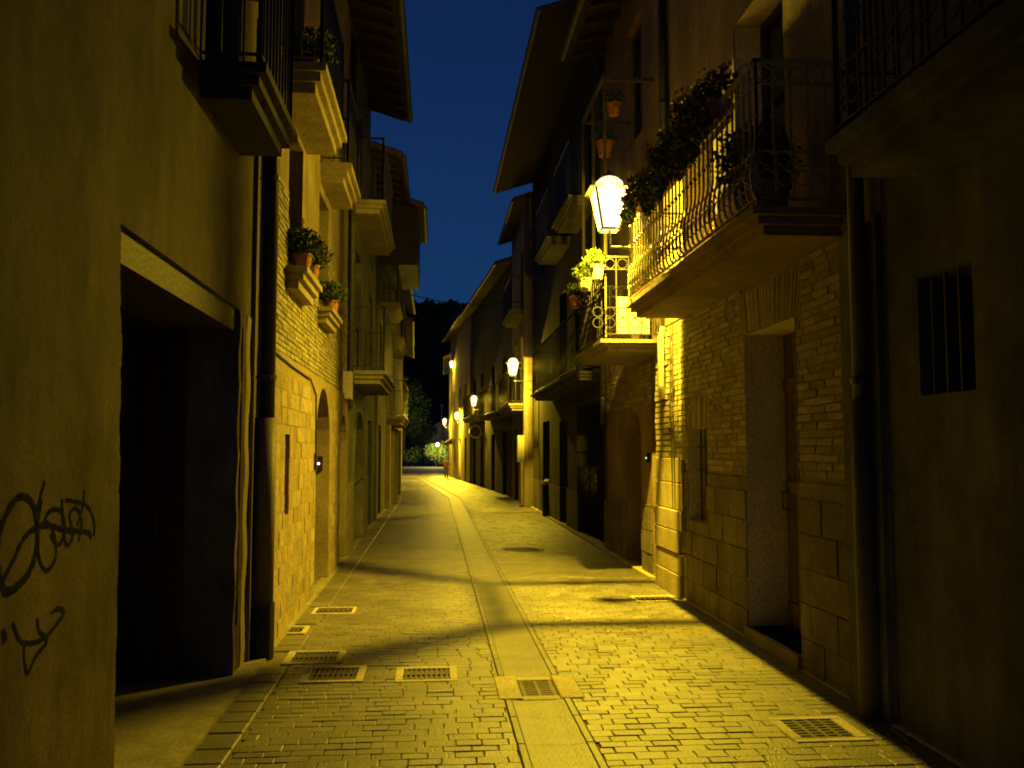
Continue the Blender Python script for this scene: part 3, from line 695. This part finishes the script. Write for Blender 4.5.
# corner pier of alternating stone and brick
t = MB(); z = .0; k = 0
while z < 1.5:
    hgt = random.uniform(.2,.3); ex = random.uniform(0,.02); t.slab(0.017,.05+ex,r1.T(10.69),r1.T(9.75-random.uniform(0,.25)),z+.006,z+hgt-.006,.008); z += hgt
pr = t.build('corner_stones', M['stone_trim'], r1.root)
t = MB(); z = 1.52; k = 0
while z < 2.96:
    t.box(0.001,.035+random.uniform(0,.018),r1.T(10.69),r1.T(10.1-random.uniform(0,.2)*(k%2)),z,z+.052); z += .066; k += 1
t.build('corner_bricks', M['brick'], r1.root)
t = MB(); t.tube([(.05,r1.T(10.22),3.02),(.09,r1.T(10.22),2.9),(.09,r1.T(10.22),2.35),(.05,r1.T(10.24),2.2)], .04, 8); t.build('rolled_cable_duct', M['white_paint'], r1.root, smooth=True)
t = MB()
for i in range(2): t.tube([(.06,r1.T(9.80+i*.10),3.0),(.065,r1.T(9.82+i*.10),2.2),(.055,r1.T(9.80+i*.10),.9)], .009, 5)
t.build('wall_cables', M['grey_panel'], r1.root)
r1.roof(over=.55, zed=8.7)
# ---- right 2
r2 = House('R', (XR+.05,10.73), (XR+.05,14.30), 8.4, 'house with arched door and green doorbell light below a balcony with pots', M['plaster_brown'])
r2.op(10.78,11.22,.05,2.35,r=.35,kind='door'); r2.op(11.85,12.75,.02,2.12,r=.35,arch=True,kind='door')
r2.op(11.2,12.4,3.0,5.2,r=.15,kind='window'); r2.op(11.6,12.6,5.9,7.6,r=.15,kind='window')
r2.wall(zsplit=.9, lowmat=M['block'], thick_low=.014)
r2.bricks(11.25, 14.2, 2.2, 2.75, bw=.26, bh=.046)
for q_ in ((11.25,11.84),(12.76,14.28)): r2.bricks(*q_, .0, .88, bw=.42, bh=.27, gap=.018, proud=.024, amp=.006, mkey='block', nm='stone_blocks')
b2 = r2.balcony(10.46, 12.5, 2.78, .80, style='scroll', slabm='concrete', th=.13, space=.13)
t = MB(); t.box(.20,.60,r2.T(10.525),r2.T(10.512),2.98,3.42); t.build('white_balcony_screen', M['white_paint'], b2)
t = MB()
for k in range(46): t.tube([(.725,r2.T(10.56+k*.041),2.93),(.725,r2.T(10.56+k*.041),3.72+random.uniform(-.02,.02))], .016, 5)
t.build('reed_screen', mat('reed_cane', (.28,.21,.10), col2=(.2,.15,.07), bump=.2), b2)
t = MB()
for y_ in (10.7,11.5,12.3): t.tube([(.69,r2.T(y_),3.9),(.69,r2.T(y_),6.2)], .022, 6)
t.box(.67,.71,r2.T(12.35),r2.T(10.7),6.2,6.25); t.box(0,.67,r2.T(10.82),r2.T(10.78),6.2,6.25); t.box(0,.67,r2.T(12.32),r2.T(12.28),6.2,6.25)
t.build('awning_poles', M['zinc'], r2.root)
e = MB().box(.02,.05,r2.T(11.42),r2.T(11.34),1.44,1.56); ie = e.build('doorbell_panel', M['plastic_black'], r2.root)
MB().box(.05,.054,r2.T(11.40),r2.T(11.36),1.485,1.505).build('green_light', emis('green_led', (.25,1,.15), 2.5), ie)
r2.pipe(14.2, .07, 2.0, 8.0, r=.045)
r2.roof(over=.60, zed=8.05)
# ---- right 3
r3 = House('R', (XR+.05,14.31), (XR+.02,24.9), 9.3, 'tall dark house with a broad garage doorway and long low balcony', mat('darkened_plaster', (.09,.078,.062), col2=(.055,.047,.038), bump=.4, stain=.4))  # plaster tone lowered so the front stays dim under the lantern
r3.op(14.5,17.2,.0,2.42,r=.7,kind='door'); r3.op(18.6,19.6,.0,2.2,r=.3,kind='door'); r3.op(21.4,22.6,.0,2.3,r=.5,kind='door')
r3.op(15.5,16.6,3.0,5,r=.15,kind='shutter'); r3.op(18.5,19.6,3.0,5,r=.15,kind='shutter'); r3.op(15.5,16.6,6.1,8,r=.15,kind='window'); r3.op(18.5,19.6,6.1,8,r=.15,kind='window'); r3.op(21.8,22.8,6.1,8,r=.15,kind='window')
r3.wall(zsplit=.8, lowmat=M['block'], thick_low=.014)
r3.balcony(14.45,21.0,2.74,.5,style='plain',slabm='plaster_dark',th=.14,space=.14,railm='pipe_black'); r3.balcony(18,20.2,5.8,.5,slabm='concrete'); r3.balcony(15,17.2,5.8,.5,slabm='concrete')  # near-black rail stands in for the shadow over the long balcony
r3.roof(over=1.0, zed=8.85)
# ---- right 4: lit pier and glazed gallery balcony
r4 = House('R', (XR-.12,24.92), (XR-.12,30.2), 8.9, 'house whose corner pilaster is lit gold by the second lantern', M['plaster_cream'])
r4.op(25.9,27.0,.0,2.3,r=.3,kind='door'); r4.op(27.8,29.0,.0,2.3,r=.3,kind='door'); r4.op(25.8,26.9,3.0,5.0,r=.15,kind='window'); r4.op(28,29,3.0,5.0,r=.15,kind='window'); r4.op(26,27,5.8,7.6,r=.15,kind='window')
r4.wall()
t = MB(); t.box(0.001,.10,r4.T(24.94),r4.T(25.25),0,8.5); t.box(0.001,.06,r4.T(25.4),r4.T(25.6),0,2.7); t.build('corner_pilaster', M['stone_trim'], r4.root)
t = MB(); t.box(.10,.28,r4.T(24.96),r4.T(25.2),1.25,2.0); t.build('meter_box', M['white_paint'], r4.root)
r4.balcony(25.4,30.0,2.72,.5,th=.2,slabm='stone_trim',space=.14); r4.balcony(25.6,28.6,5.5,.45,th=.15,slabm='concrete',space=.14)
r4.roof(over=.35, zed=8.6)
# ---- right 5, 6, 7 along the bend
r5 = House('R', (2.60,30.22), (1.72,43.0), 8.2, 'dark house carrying the round hanging sign', MATS['darkened_plaster'])
for y_ in (31.5,34.6,38.2,41): r5.op(y_,y_+1,.0,2.2,r=.25,kind='door'); r5.op(y_,y_+1,3.1,4.9,r=.15,kind='shutter')
r5.wall(); r5.balcony(31.2,36,2.75,.5,slabm='concrete',space=.16); r5.balcony(37.6,42.4,2.85,.5,slabm='concrete',space=.16); r5.roof(over=.5, zed=7.9)
r6 = House('R', (1.66,43.02), (.92,54.0), 8.4, 'ochre house near the bend carrying the fourth lantern', M['plaster_cream'])
for y_ in (44.5,47.5,51): r6.op(y_,y_+1,.0,2.2,r=.2,kind='door'); r6.op(y_,y_+1,3.2,4.9,r=.12,kind='shutter')
r6.wall(); r6.roof(over=.4, zed=8.1)
r7 = House('R', (.88,54.02), (.98,66.0), 7.4, 'farthest lamplit house, with the high lantern under its eaves', M['plaster_cream'])
for y_ in (56,60,66): r7.op(y_,y_+1,.0,2.2,r=.2,kind='door'); r7.op(y_,y_+1,3.2,4.7,r=.12,kind='shutter')
r7.wall(); r7.roof(over=.3, zed=7.1)

# ================================================================== street lamps
GL = emis('opal_lamp_glass', (1.0, .86, .40), 9.0, see=.80)
CAP_GLOW = emis('glowing_lamp_cap', (1.0, .86, .38), 2.0)  # glow added to the lantern roof for its blown-out look
def lamp(loc, reach, label, power, s=1.0, wall_dir=1):
    """iron wall bracket carrying a four sided tapered lantern; loc is the lantern centre"""
    o = empty('street_lamp', loc, 0, label, 'street lamp', 'wall lanterns along the right side of the street')
    T_, B_, zt, zb = .18*s, .095*s, .20*s, -.24*s
    f = MB(); br = .0155*s
    for sx, sy in ((1,1),(1,-1),(-1,1),(-1,-1)):
        f.tube([(sx*B_,sy*B_,zb),(sx*T_,sy*T_,zt)], br, 4)
    for (e, z_) in ((T_,zt),(B_,zb)):
        f.tube([(e,e,z_),(-e,e,z_),(-e,-e,z_),(e,-e,z_)], br, 4, closed=True)
    f.lathe([(.014*s,-.40*s),(.02*s,-.36*s),(.016*s,-.33*s),(.016*s,-.29*s),(.018*s,-.245*s)], seg=8, rot=math.pi/8)
    f.build('lantern_frame', M['iron'], o)
    gl = MB(); k = .985
    cs = [(1,1),(-1,1),(-1,-1),(1,-1)]
    for i in range(4):
        a, b = cs[i], cs[(i+1)%4]; gl.quad((a[0]*B_*k,a[1]*B_*k,zb+.01),(b[0]*B_*k,b[1]*B_*k,zb+.01),(b[0]*T_*k,b[1]*T_*k,zt-.01),(a[0]*T_*k,a[1]*T_*k,zt-.01))
    gl.build('lantern_glass', GL, o)
    MB().lathe([(.165*s,zt+.012),(.17*s,zt+.03*s),(.15*s,zt+.09*s),(.10*s,zt+.135*s),(.05*s,zt+.155*s)], seg=12).build('glowing_cap', CAP_GLOW, o, smooth=True)
    MB().lathe([(.35*s,zt-.012*s),(.35*s,zt-.004*s),(.24*s,zt+.008)], seg=4, rot=math.pi/4).build('cap_plate', M['iron'], o)
    MB().lathe([(.05*s,zt+.156*s),(.035*s,zt+.2*s),(.012*s,zt+.23*s),(.02*s,zt+.25*s),(.004*s,zt+.28*s)], seg=8).build('finial', M['iron'], o)
    MB().lathe([(.016,-.10*s),(.02,-.03*s),(.04,.04*s),(.045,.09*s),(.03,.14*s)], seg=10).build('bulb', emis('bulb_glass', (1,.85,.5), 12, see=.8) if 'bulb_glass' not in bpy.data.materials else bpy.data.materials['bulb_glass'], o, smooth=True)
    ar = MB(); w_ = wall_dir*reach
    ar.tube([(0,0,-.40*s),(0,0,-.43*s),(w_,0,-.43*s)], .013*s, 6)
    ar.tube([(w_*.95,0,-.80*s),(w_*.8,0,-.76*s),(w_*.5,0,-.60*s),(w_*.25,0,-.45*s)], .013*s, 6)
    ar.tube([(w_*.55+.06*s*math.cos(u),0,-.51*s+.06*s*math.sin(u)) for u in [2*math.pi*q/10 for q in range(10)]], .008*s, 4, closed=True)
    ar.box(w_-.015*wall_dir, w_+.01*wall_dir, -.05, .05, -.9*s, -.35*s)
    ar.build('wall_bracket', M['iron'], o)
    d = bpy.data.lights.new('lamp_light', 'POINT'); d.energy = power; d.color = LAMP_COL; d.shadow_soft_size = .014*s
    d.use_nodes = True; ln = d.node_tree; em = ln.nodes['Emission']          # luminaire throws more light downward than sideways
    tc = ln.nodes.new('ShaderNodeTexCoord'); sx_ = ln.nodes.new('ShaderNodeSeparateXYZ'); mr = ln.nodes.new('ShaderNodeMapRange')
    mr.inputs['From Min'].default_value = -.12; mr.inputs['From Max'].default_value = -1.0; mr.inputs['To Min'].default_value = 0; mr.inputs['To Max'].default_value = 1.0
    pw = ln.nodes.new('ShaderNodeMath'); pw.operation = 'POWER'; pw.inputs[1].default_value = 1.5; ma = ln.nodes.new('ShaderNodeMath'); ma.operation = 'MULTIPLY_ADD'; ma.inputs[1].default_value = 1.9; ma.inputs[2].default_value = .25
    ln.links.new(tc.outputs['Normal'], sx_.inputs[0]); ln.links.new(sx_.outputs['Z'], mr.inputs['Value']); ln.links.new(mr.outputs[0], pw.inputs[0]); ln.links.new(pw.outputs[0], ma.inputs[0]); ln.links.new(ma.outputs[0], em.inputs['Strength'])
    lo = bpy.data.objects.new('lamp_light', d); sc.collection.objects.link(lo); lo.parent = o; lo.location = (0,0,.085*s)
    return o
lamp((1.90,9.62,4.25), .80, 'nearest and brightest wall lantern, beside the end of the ornate balcony', LAMP_W)
lamp((2.10,24.2,3.80), .63, 'second wall lantern along the street, beside the gold-lit pilaster', LAMP_W*.36, .8)
lamp((1.62,37.6,3.60), .55, 'third wall lantern along the street, just above the round hanging sign', LAMP_W*.38, .75)
lamp((1.15,47.5,3.35), .28, 'fourth wall lantern along the street, on the ochre house', LAMP_W*1.1, .7)
lamp((.58,54.6,3.25), .26, 'low fifth wall lantern, farthest along the street at the bend', LAMP_W*1.1, .7)
lamp((.95,52.0,6.5), .09, 'high lantern under the eaves, alone above the others at the far end', LAMP_W*.5, .7)

# ================================================================== plants
def foliage(name, m, centres, n, size, parent):
    b = MB()
    for (x, y, z, rx, ry, rz_) in centres:
        for _ in range(n):
            while True:
                p = Vector((random.uniform(-1,1), random.uniform(-1,1), random.uniform(-1,1)))
                if p.length < 1: break
            b.leaf((x+p.x*rx, y+p.y*ry, z+p.z*rz_), size)
    return b.build(name, m, parent)
def pot(loc, label, mkey='terracotta', r=.10, h=.17, leaf='leaf', spread=.2, n=150, petals=False, trail=0, group=None):
    if not group: group = 'plants on the rubble house' if loc[0] < 0 else 'pots on the balconies'
    o = empty('potted_plant', loc, 0, label, 'potted plant', group)
    MB().lathe([(r*.72,0),(r,h*.85),(r*1.1,h*.85),(r*1.1,h),(r*.9,h),(r*.85,h*.9)], seg=14).build('pot', M[mkey], o)
    cs = [(random.uniform(-.3,.3)*spread, random.uniform(-.3,.3)*spread, h+spread*.5, spread*.8, spread*.8, spread*.7) for _ in range(3)]
    if trail: cs += [(random.uniform(-1,1)*spread*.6-.05, random.uniform(-1,1)*spread*.8, h-random.uniform(0,trail), spread*.3, spread*.3, spread*.5) for _ in range(3)]
    foliage('foliage', M[leaf], cs, n, .028, o)
    st = MB()
    for k in range(7): u = random.uniform(0,6.28); st.tube([(0,0,h*.9),(spread*.4*math.cos(u),spread*.4*math.sin(u),h+spread*.6)], .004, 4)
    st.build('stems', M['bark'], o)
    if petals: foliage('flowers', M['petal'], [(c[0],c[1],c[2]+spread*.3,c[3],c[4],c[5]) for c in cs[:2]], 25, .022, o)
    return o
def trough(loc, length, label, h=.16, spread=.2, n=420, petals=True, trail=.3, rz=0):
    o = empty('flower_trough', loc, rz, label, 'flower trough', 'flower troughs on the ornate balcony rail')
    t = MB(); w_ = .09
    t.box(-w_,w_,-length/2,length/2,0,.02); t.box(-w_,-w_+.015,-length/2,length/2,.02,h); t.box(w_-.015,w_,-length/2,length/2,.02,h); t.box(-w_+.015,w_-.015,-length/2,-length/2+.015,.02,h); t.box(-w_+.015,w_-.015,length/2-.015,length/2,.02,h)
    t.box(-w_+.016,w_-.016,-length/2+.016,length/2-.016,.1,h-.03)
    t.build('trough', M['terracotta'], o)
    k = max(2, int(length/.2)); cs = []
    for i in range(k):
        y_ = -length/2+(i+.5)*length/k
        cs.append((random.uniform(-.04,.04), y_, h+spread*random.uniform(.3,.8), spread*.8, spread*.8, spread*random.uniform(.6,1.1)))
        if trail: cs.append((-.14+random.uniform(-.03,.03), y_+random.uniform(-.1,.1), h-trail*random.uniform(.2,.9), .09, .13, trail*.6))
    foliage('foliage', M['leaf'], cs, n//k*2, .035, o)
    if petals: foliage('flowers', M['petal'], [(c[0]-.03,c[1],c[2]+spread*.4,c[3],c[4],c[5]) for c in cs[::3]], 30, .026, o)
    return o
rx = XR-.62
trough((rx+.04,8.70,4.06), .75, 'flower trough nearest the lamp on the ornate balcony rail, edges lit gold', spread=.13, n=260)
trough((rx+.04,7.85,4.06), .85, 'middle flower trough with a dense dark mound on the ornate balcony rail', spread=.17, n=380)
trough((rx+.05,6.90,4.08), .95, 'flower trough with pinkish blooms before the dark window of the ornate balcony', spread=.20, n=340)
pot((rx+.25,6.05,3.19), 'tall bushy pot plant standing in the near end of the ornate balcony', r=.15, h=.28, spread=.38, n=420)
for (y_, z_, lb, mk, lf) in ((10.35,3.60,'bright pale-leaved plant in a white pot, top of the row on the balcony rail','pot_white','leaf_pale'),
                             (11.15,3.60,'middle pale-leaved plant in a white pot hooked on the balcony rail','pot_white','leaf_pale'),
                             (12.0,3.52,'terracotta pot with sparse leaves, lowest and farthest on the balcony rail','terracotta','leaf')):
    pot((XR+.05-.86,y_,z_), lb, mk, r=.085, h=.16, leaf=lf, spread=.17, n=110, trail=.0)
pot((XR-.47,11.6,5.50), 'flower pot with pink blooms hung high between the awning poles', 'terracotta', r=.11, h=.2, spread=.2, n=120, petals=True)
pot((XR-.40,11.3,5.95), 'small upper flower pot hung under the awning pole bar', 'terracotta', r=.09, h=.16, spread=.16, n=90, petals=True)
pot((XL+.12,8.85,3.25), 'bushy plant with reddish flowers on the nearer stone window sill', r=.09, h=.15, spread=.22, n=230, petals=True)
pot((XL+.12,8.35,3.25), 'dark leafy plant at the near end of the nearer stone sill', r=.09, h=.15, spread=.2, n=230)
pot((XL+.10,10.85,3.23), 'round dark plant on the farther of the two stone window sills', r=.09, h=.15, spread=.2, n=230)
pot((XL+.22,8.0,4.92), 'trailing plant on the highest left balcony floor', r=.1, h=.16, spread=.25, n=200)

# ================================================================== street objects
o = empty('litter_bin', (2.74,21.75,.0), 0, 'black litter bin with a pale crumpled bag on top, against the right wall', 'litter bin')
MB().lathe([(.13,0),(.145,.03),(.16,.70),(.175,.71),(.175,.76),(.15,.76)], seg=18).build('bin_body', M['plastic_black'], o, smooth=False)
b = MB(); 
for k in range(5): b.lathe([(.03,-.05),(.10,-.02),(.11,.04),(.05,.09)], (random.uniform(-.05,.05),random.uniform(-.05,.05),.80), 7, rot=random.random())
b.build('bag', M['pot_white'], o)
# hanging round sign
o = empty('hanging_sign', (1.74,38.8,2.38), R(0), 'round shop sign with a pale lit rim hanging from the right wall', 'sign')
MB().tube([(.25*math.cos(u),0,.25*math.sin(u)) for u in [2*math.pi*q/24 for q in range(24)]], .04, 6, closed=True).build('rim', M['white_paint'], o)
dsk = MB(); dsk.poly([(.23*math.cos(2*math.pi*q/24),-.012,.23*math.sin(2*math.pi*q/24)) for q in range(24)]); dsk.poly([(.23*math.cos(-2*math.pi*q/24),.012,.23*math.sin(-2*math.pi*q/24)) for q in range(24)]); dsk.build('disc', M['wood_mid'], o)
MB().tube([(.24,0,.1),(.34,0,.1)], .018).build('bracket', M['iron'], o)
# small red awning
o = empty('shop_awning', (.72,52.5,1.95), R(4), 'small faded red awning jutting out at the far end of the right row', 'awning')
a = MB(); a.poly([(.42,-.8,.55),(.42,.8,.55),(-.25,.8,.12),(-.25,-.8,.12)]); a.poly([(-.25,-.8,.12),(-.25,.8,.12),(-.25,.8,-.12),(-.25,-.8,-.12)]); a.poly([(.42,-.8,.55),(-.25,-.8,.12),(-.25,-.8,-.12),(.42,-.8,-.05)])
o.scale = (.6,.6,.6); a.build('canopy', M['red_cloth'], o); MB().tube([(.42,-.8,-.03),(-.25,-.8,.1)], .015).tube([(.42,.8,-.03),(-.25,.8,.1)], .015).build('awning_arm', M['iron'], o)
# overhead cable
c = MB(); P0, P1 = Vector((XL+.05,24.2,5.95)), Vector((XR-.1,26.0,5.95))
c.tube([(P0.lerp(P1, k/12) + Vector((0,0,-.25*math.sin(math.pi*k/12)))) for k in range(13)], .014, 5)
tag(c.build('overhead_cable', M['pipe_black']), 'thin black cable sagging across the street under the sky', 'cable')

# person, far away
def person(loc, label, height, rz=0):
    o = empty('person', loc, rz, label, 'person'); k = height/1.7
    V = [(0,0,.93),(0,0,1.15),(0,0,1.38),(0,0,1.48),(0,0,1.56),(0,0,1.66), (.09,0,.90),(.10,-.10,.50),(.10,-.02,.06),(.10,-.14,.03), (-.09,0,.90),(-.10,.10,.50),(-.10,.22,.10),(-.10,.14,.03),
         (.18,0,1.38),(.22,.04,1.12),(.22,-.08,.88),(-.18,0,1.38),(-.22,-.04,1.12),(-.22,.08,.88)]
    Ed = [(0,1),(1,2),(2,3),(3,4),(4,5),(0,6),(6,7),(7,8),(8,9),(0,10),(10,11),(11,12),(12,13),(2,14),(14,15),(15,16),(2,17),(17,18),(18,19)]
    Rd = [.13,.13,.13,.055,.10,.09,.085,.06,.042,.035,.085,.06,.042,.035,.055,.042,.03,.055,.042,.03]
    me = bpy.data.meshes.new('body'); me.from_pydata([(a*k,b*k,c*k) for a,b,c in V], Ed, [])
    ob = bpy.data.objects.new('body', me); sc.collection.objects.link(ob); ob.parent = o
    sk = ob.modifiers.new('skin','SKIN'); sl = me.skin_vertices[0].data
    for i, r_ in enumerate(Rd): sl[i].radius = (r_*k, r_*k)
    sl[0].use_root = True
    sb = ob.modifiers.new('sub','SUBSURF'); sb.levels = 2; sb.render_levels = 2
    me.materials.append(M['skin'])
    MB().lathe([(.15*k,.86*k),(.155*k,1.0*k),(.15*k,1.15*k),(.185*k,1.34*k),(.16*k,1.43*k),(.07*k,1.48*k)], seg=14).build('jacket', M['cloth_red'], o, smooth=True)
    t_ = MB()
    for i, j, q in ((0,6,7),(0,10,11)): t_.tube([Vector(V[j])*k, Vector(V[q])*k, Vector(V[q+1])*k], [.105*k,.075*k,.06*k], 10)
    for i, j in ((14,15),(17,18)): pass
    t_.build('trousers', M['cloth_dark'], o, smooth=True)
    s_ = MB()
    for j in (14,17): s_.tube([Vector(V[j])*k, Vector(V[j+1])*k, Vector(V[j+2])*k], [.07*k,.055*k,.042*k], 10)
    s_.build('sleeves', M['cloth_red'], o, smooth=True)
    MB().lathe([(.07*k,1.56*k),(.118*k,1.62*k),(.115*k,1.70*k),(.07*k,1.765*k),(.02*k,1.78*k)], (0,.015*k,0), seg=12).build('hair', M['hair'], o, smooth=True)
    return o
person((.66,50.8,0), 'small figure in dark red walking by the far right wall under the awning', 1.1)

# ================================================================== beyond the street
hl = MB(); N = 60; rows = []
for j, (yy, hh) in enumerate(((150,0),(190,12),(250,34),(320,52),(400,62),(520,50))):
    rows.append([(-300+600*i/N, yy, hh*(1+.10*math.sin(i*.7+j))*(1+.04*math.sin(i*2.3)) + (random.uniform(-1.2,1.2) if hh else 0) - .02) for i in range(N+1)])
for r_, q_ in zip(rows, rows[1:]):
    for i in range(N): hl.quad(r_[i], r_[i+1], q_[i+1], q_[i])
struct(hl.build('hill', M['hill']))
wd = MB()
for _ in range(5200):
    j = random.random(); yy = 190+210*j; xx = random.uniform(-60,60); k = (yy-150)
    zz = (12+(yy-190)*.24 if yy < 320 else 45+(yy-320)*.2)+random.uniform(-2,4)
    s_ = random.uniform(1.2,3.2); wd.leaf((xx,yy,zz+2), s_, 3)
wo_ = wd.build('woodland', mat('night_wood_foliage', (.05,.06,.03), bump=0, island=.4)); wo_['kind'] = 'stuff'
def tree(loc, h, r, label, lm='leaf'):
    o = empty('tree', loc, 0, label, 'tree', 'trees beyond the street end')
    t = MB().tube([(0,0,0),(.1,0,h*.35),(0,.1,h*.7)], [.16,.12,.05], 8)
    for k in range(6): u = k*1.05; t.tube([(.05,0,h*(.35+.05*k)),(r*.6*math.cos(u),r*.6*math.sin(u),h*(.55+.06*k))], [.06,.02], 5)
    t.build('trunk', M['bark'], o)
    cs = []
    for k in range(14): u = random.uniform(0,6.28); q = random.uniform(.2,.75)*r; cs.append((q*math.cos(u), q*math.sin(u), h*random.uniform(.42,.92), r*.42, r*.42, r*.34))
    foliage('crown', M[lm], cs, 160, .12, o)
tree((-3.2,92,0), 9, 3.0, 'dark tree beyond the end of the street, against the left houses')
tree((-1.3,100,0), 5.0, 1.6, 'dark tree standing just left of the lit bush')
def bush(loc, r, label, lm):
    o = empty('bush', loc, 0, label, 'bush', 'bushes at the street end')
    foliage('foliage', M[lm], [(random.uniform(-.5,.5)*r, random.uniform(-.4,.4)*r, r*random.uniform(.5,1.3), r*.5, r*.5, r*.45) for _ in range(9)], 200, .09, o)
    t = MB()
    for k in range(6): u = k*1.05; t.tube([(0,0,0),(r*.4*math.cos(u),r*.4*math.sin(u),r)], .02, 5)
    t.build('stems', M['bark'], o)
bush((.15,86,0), 1.5, 'pale green bush lit from within at the end of the street', 'leaf_pale')
bush((-2.2,88,0), 1.3, 'dark bush at the street end, left of the lit one', 'leaf')
o = empty('garden_light', (.25,83.8,0), 0, 'low white garden light glowing in front of the green bush', 'garden light')
MB().tube([(0,0,0),(0,0,1.9)], .04, 8).build('post', M['iron'], o)
MB().lathe([(.05,1.9),(.16,1.97),(.18,2.1),(.12,2.22),(.03,2.26)], seg=12).build('globe', emis('garden_globe', (1,.9,.55), 6, see=.4), o, smooth=True)
d = bpy.data.lights.new('garden_glow','POINT'); d.energy = 2500; d.color = (1,.85,.25); d.shadow_soft_size = .1
lo = bpy.data.objects.new('garden_glow', d); sc.collection.objects.link(lo); lo.parent = o; lo.location = (0,0,2.1)
# pale gabled house and lamp post beyond the street
o = empty('gabled_house', (1.2,104,0), 0, 'faint pale gabled house beyond the end of the street', 'house')
a = MB(); a.box(-3,3,0,8,0,3.6); a.poly([(-3,0,3.6),(3,0,3.6),(.6,0,5.4)]); a.poly([(-3,8,3.6),(.6,8,5.4),(3,8,3.6)]); a.build('wall', mat('pale_render', (.5,.47,.4)), o)
a = MB(); a.quad((-3.3,-.3,3.5),(.6,-.3,5.5),(.6,8.3,5.5),(-3.3,8.3,3.5)); a.quad((3.3,-.3,3.5),(3.3,8.3,3.5),(.6,8.3,5.5),(.6,-.3,5.5)); a.build('roof', M['tile'], o)
for x_ in (-1.6,1.2):
    wn = MB().box(x_-.45,x_+.45,-.06,.0,1.2,2.4).build('window', M['wood'], o); MB().box(x_-.38,x_+.38,-.075,-.06,1.28,2.32).build('pane', M['glass'], wn)
o = empty('lamp_post', (.7,96,0), 0, 'slim unlit pole in front of the pale gabled house', 'pole')
MB().tube([(0,0,0),(0,0,6)], [.07,.045], 8).build('pole', M['zinc'], o); MB().lathe([(.06,6),(.2,6.1),(.16,6.4),(.02,6.5)], seg=8).build('lantern', M['zinc'], o)
for (x_, y_, w_, h_, lb) in ((-12,200,16,14,'long pale building low on the dark hillside beyond the street'),(9,230,14,19,'second faint building higher on the dark hillside')):
    o = empty('hillside_building', (x_,y_,0), 0, lb, 'building')
    MB().box(-w_/2,w_/2,0,8,0,h_).build('wall', MATS['pale_render'], o)
    r_ = MB(); r_.quad((-w_/2-.5,-.5,h_),(w_/2+.5,-.5,h_),(w_/2+.5,4,h_+2),(-w_/2-.5,4,h_+2)); r_.quad((-w_/2-.5,4,h_+2),(w_/2+.5,4,h_+2),(w_/2+.5,8.5,h_),(-w_/2-.5,8.5,h_)); r_.build('roof', M['tile'], o)
    for k in range(6):
        for zz in (h_-3, h_-6): MB().box(-w_/2+1.2+k*(w_-3)/5,-w_/2+2.2+k*(w_-3)/5,-.05,.02,zz,zz+1.5).build('window', M['glass'], o)
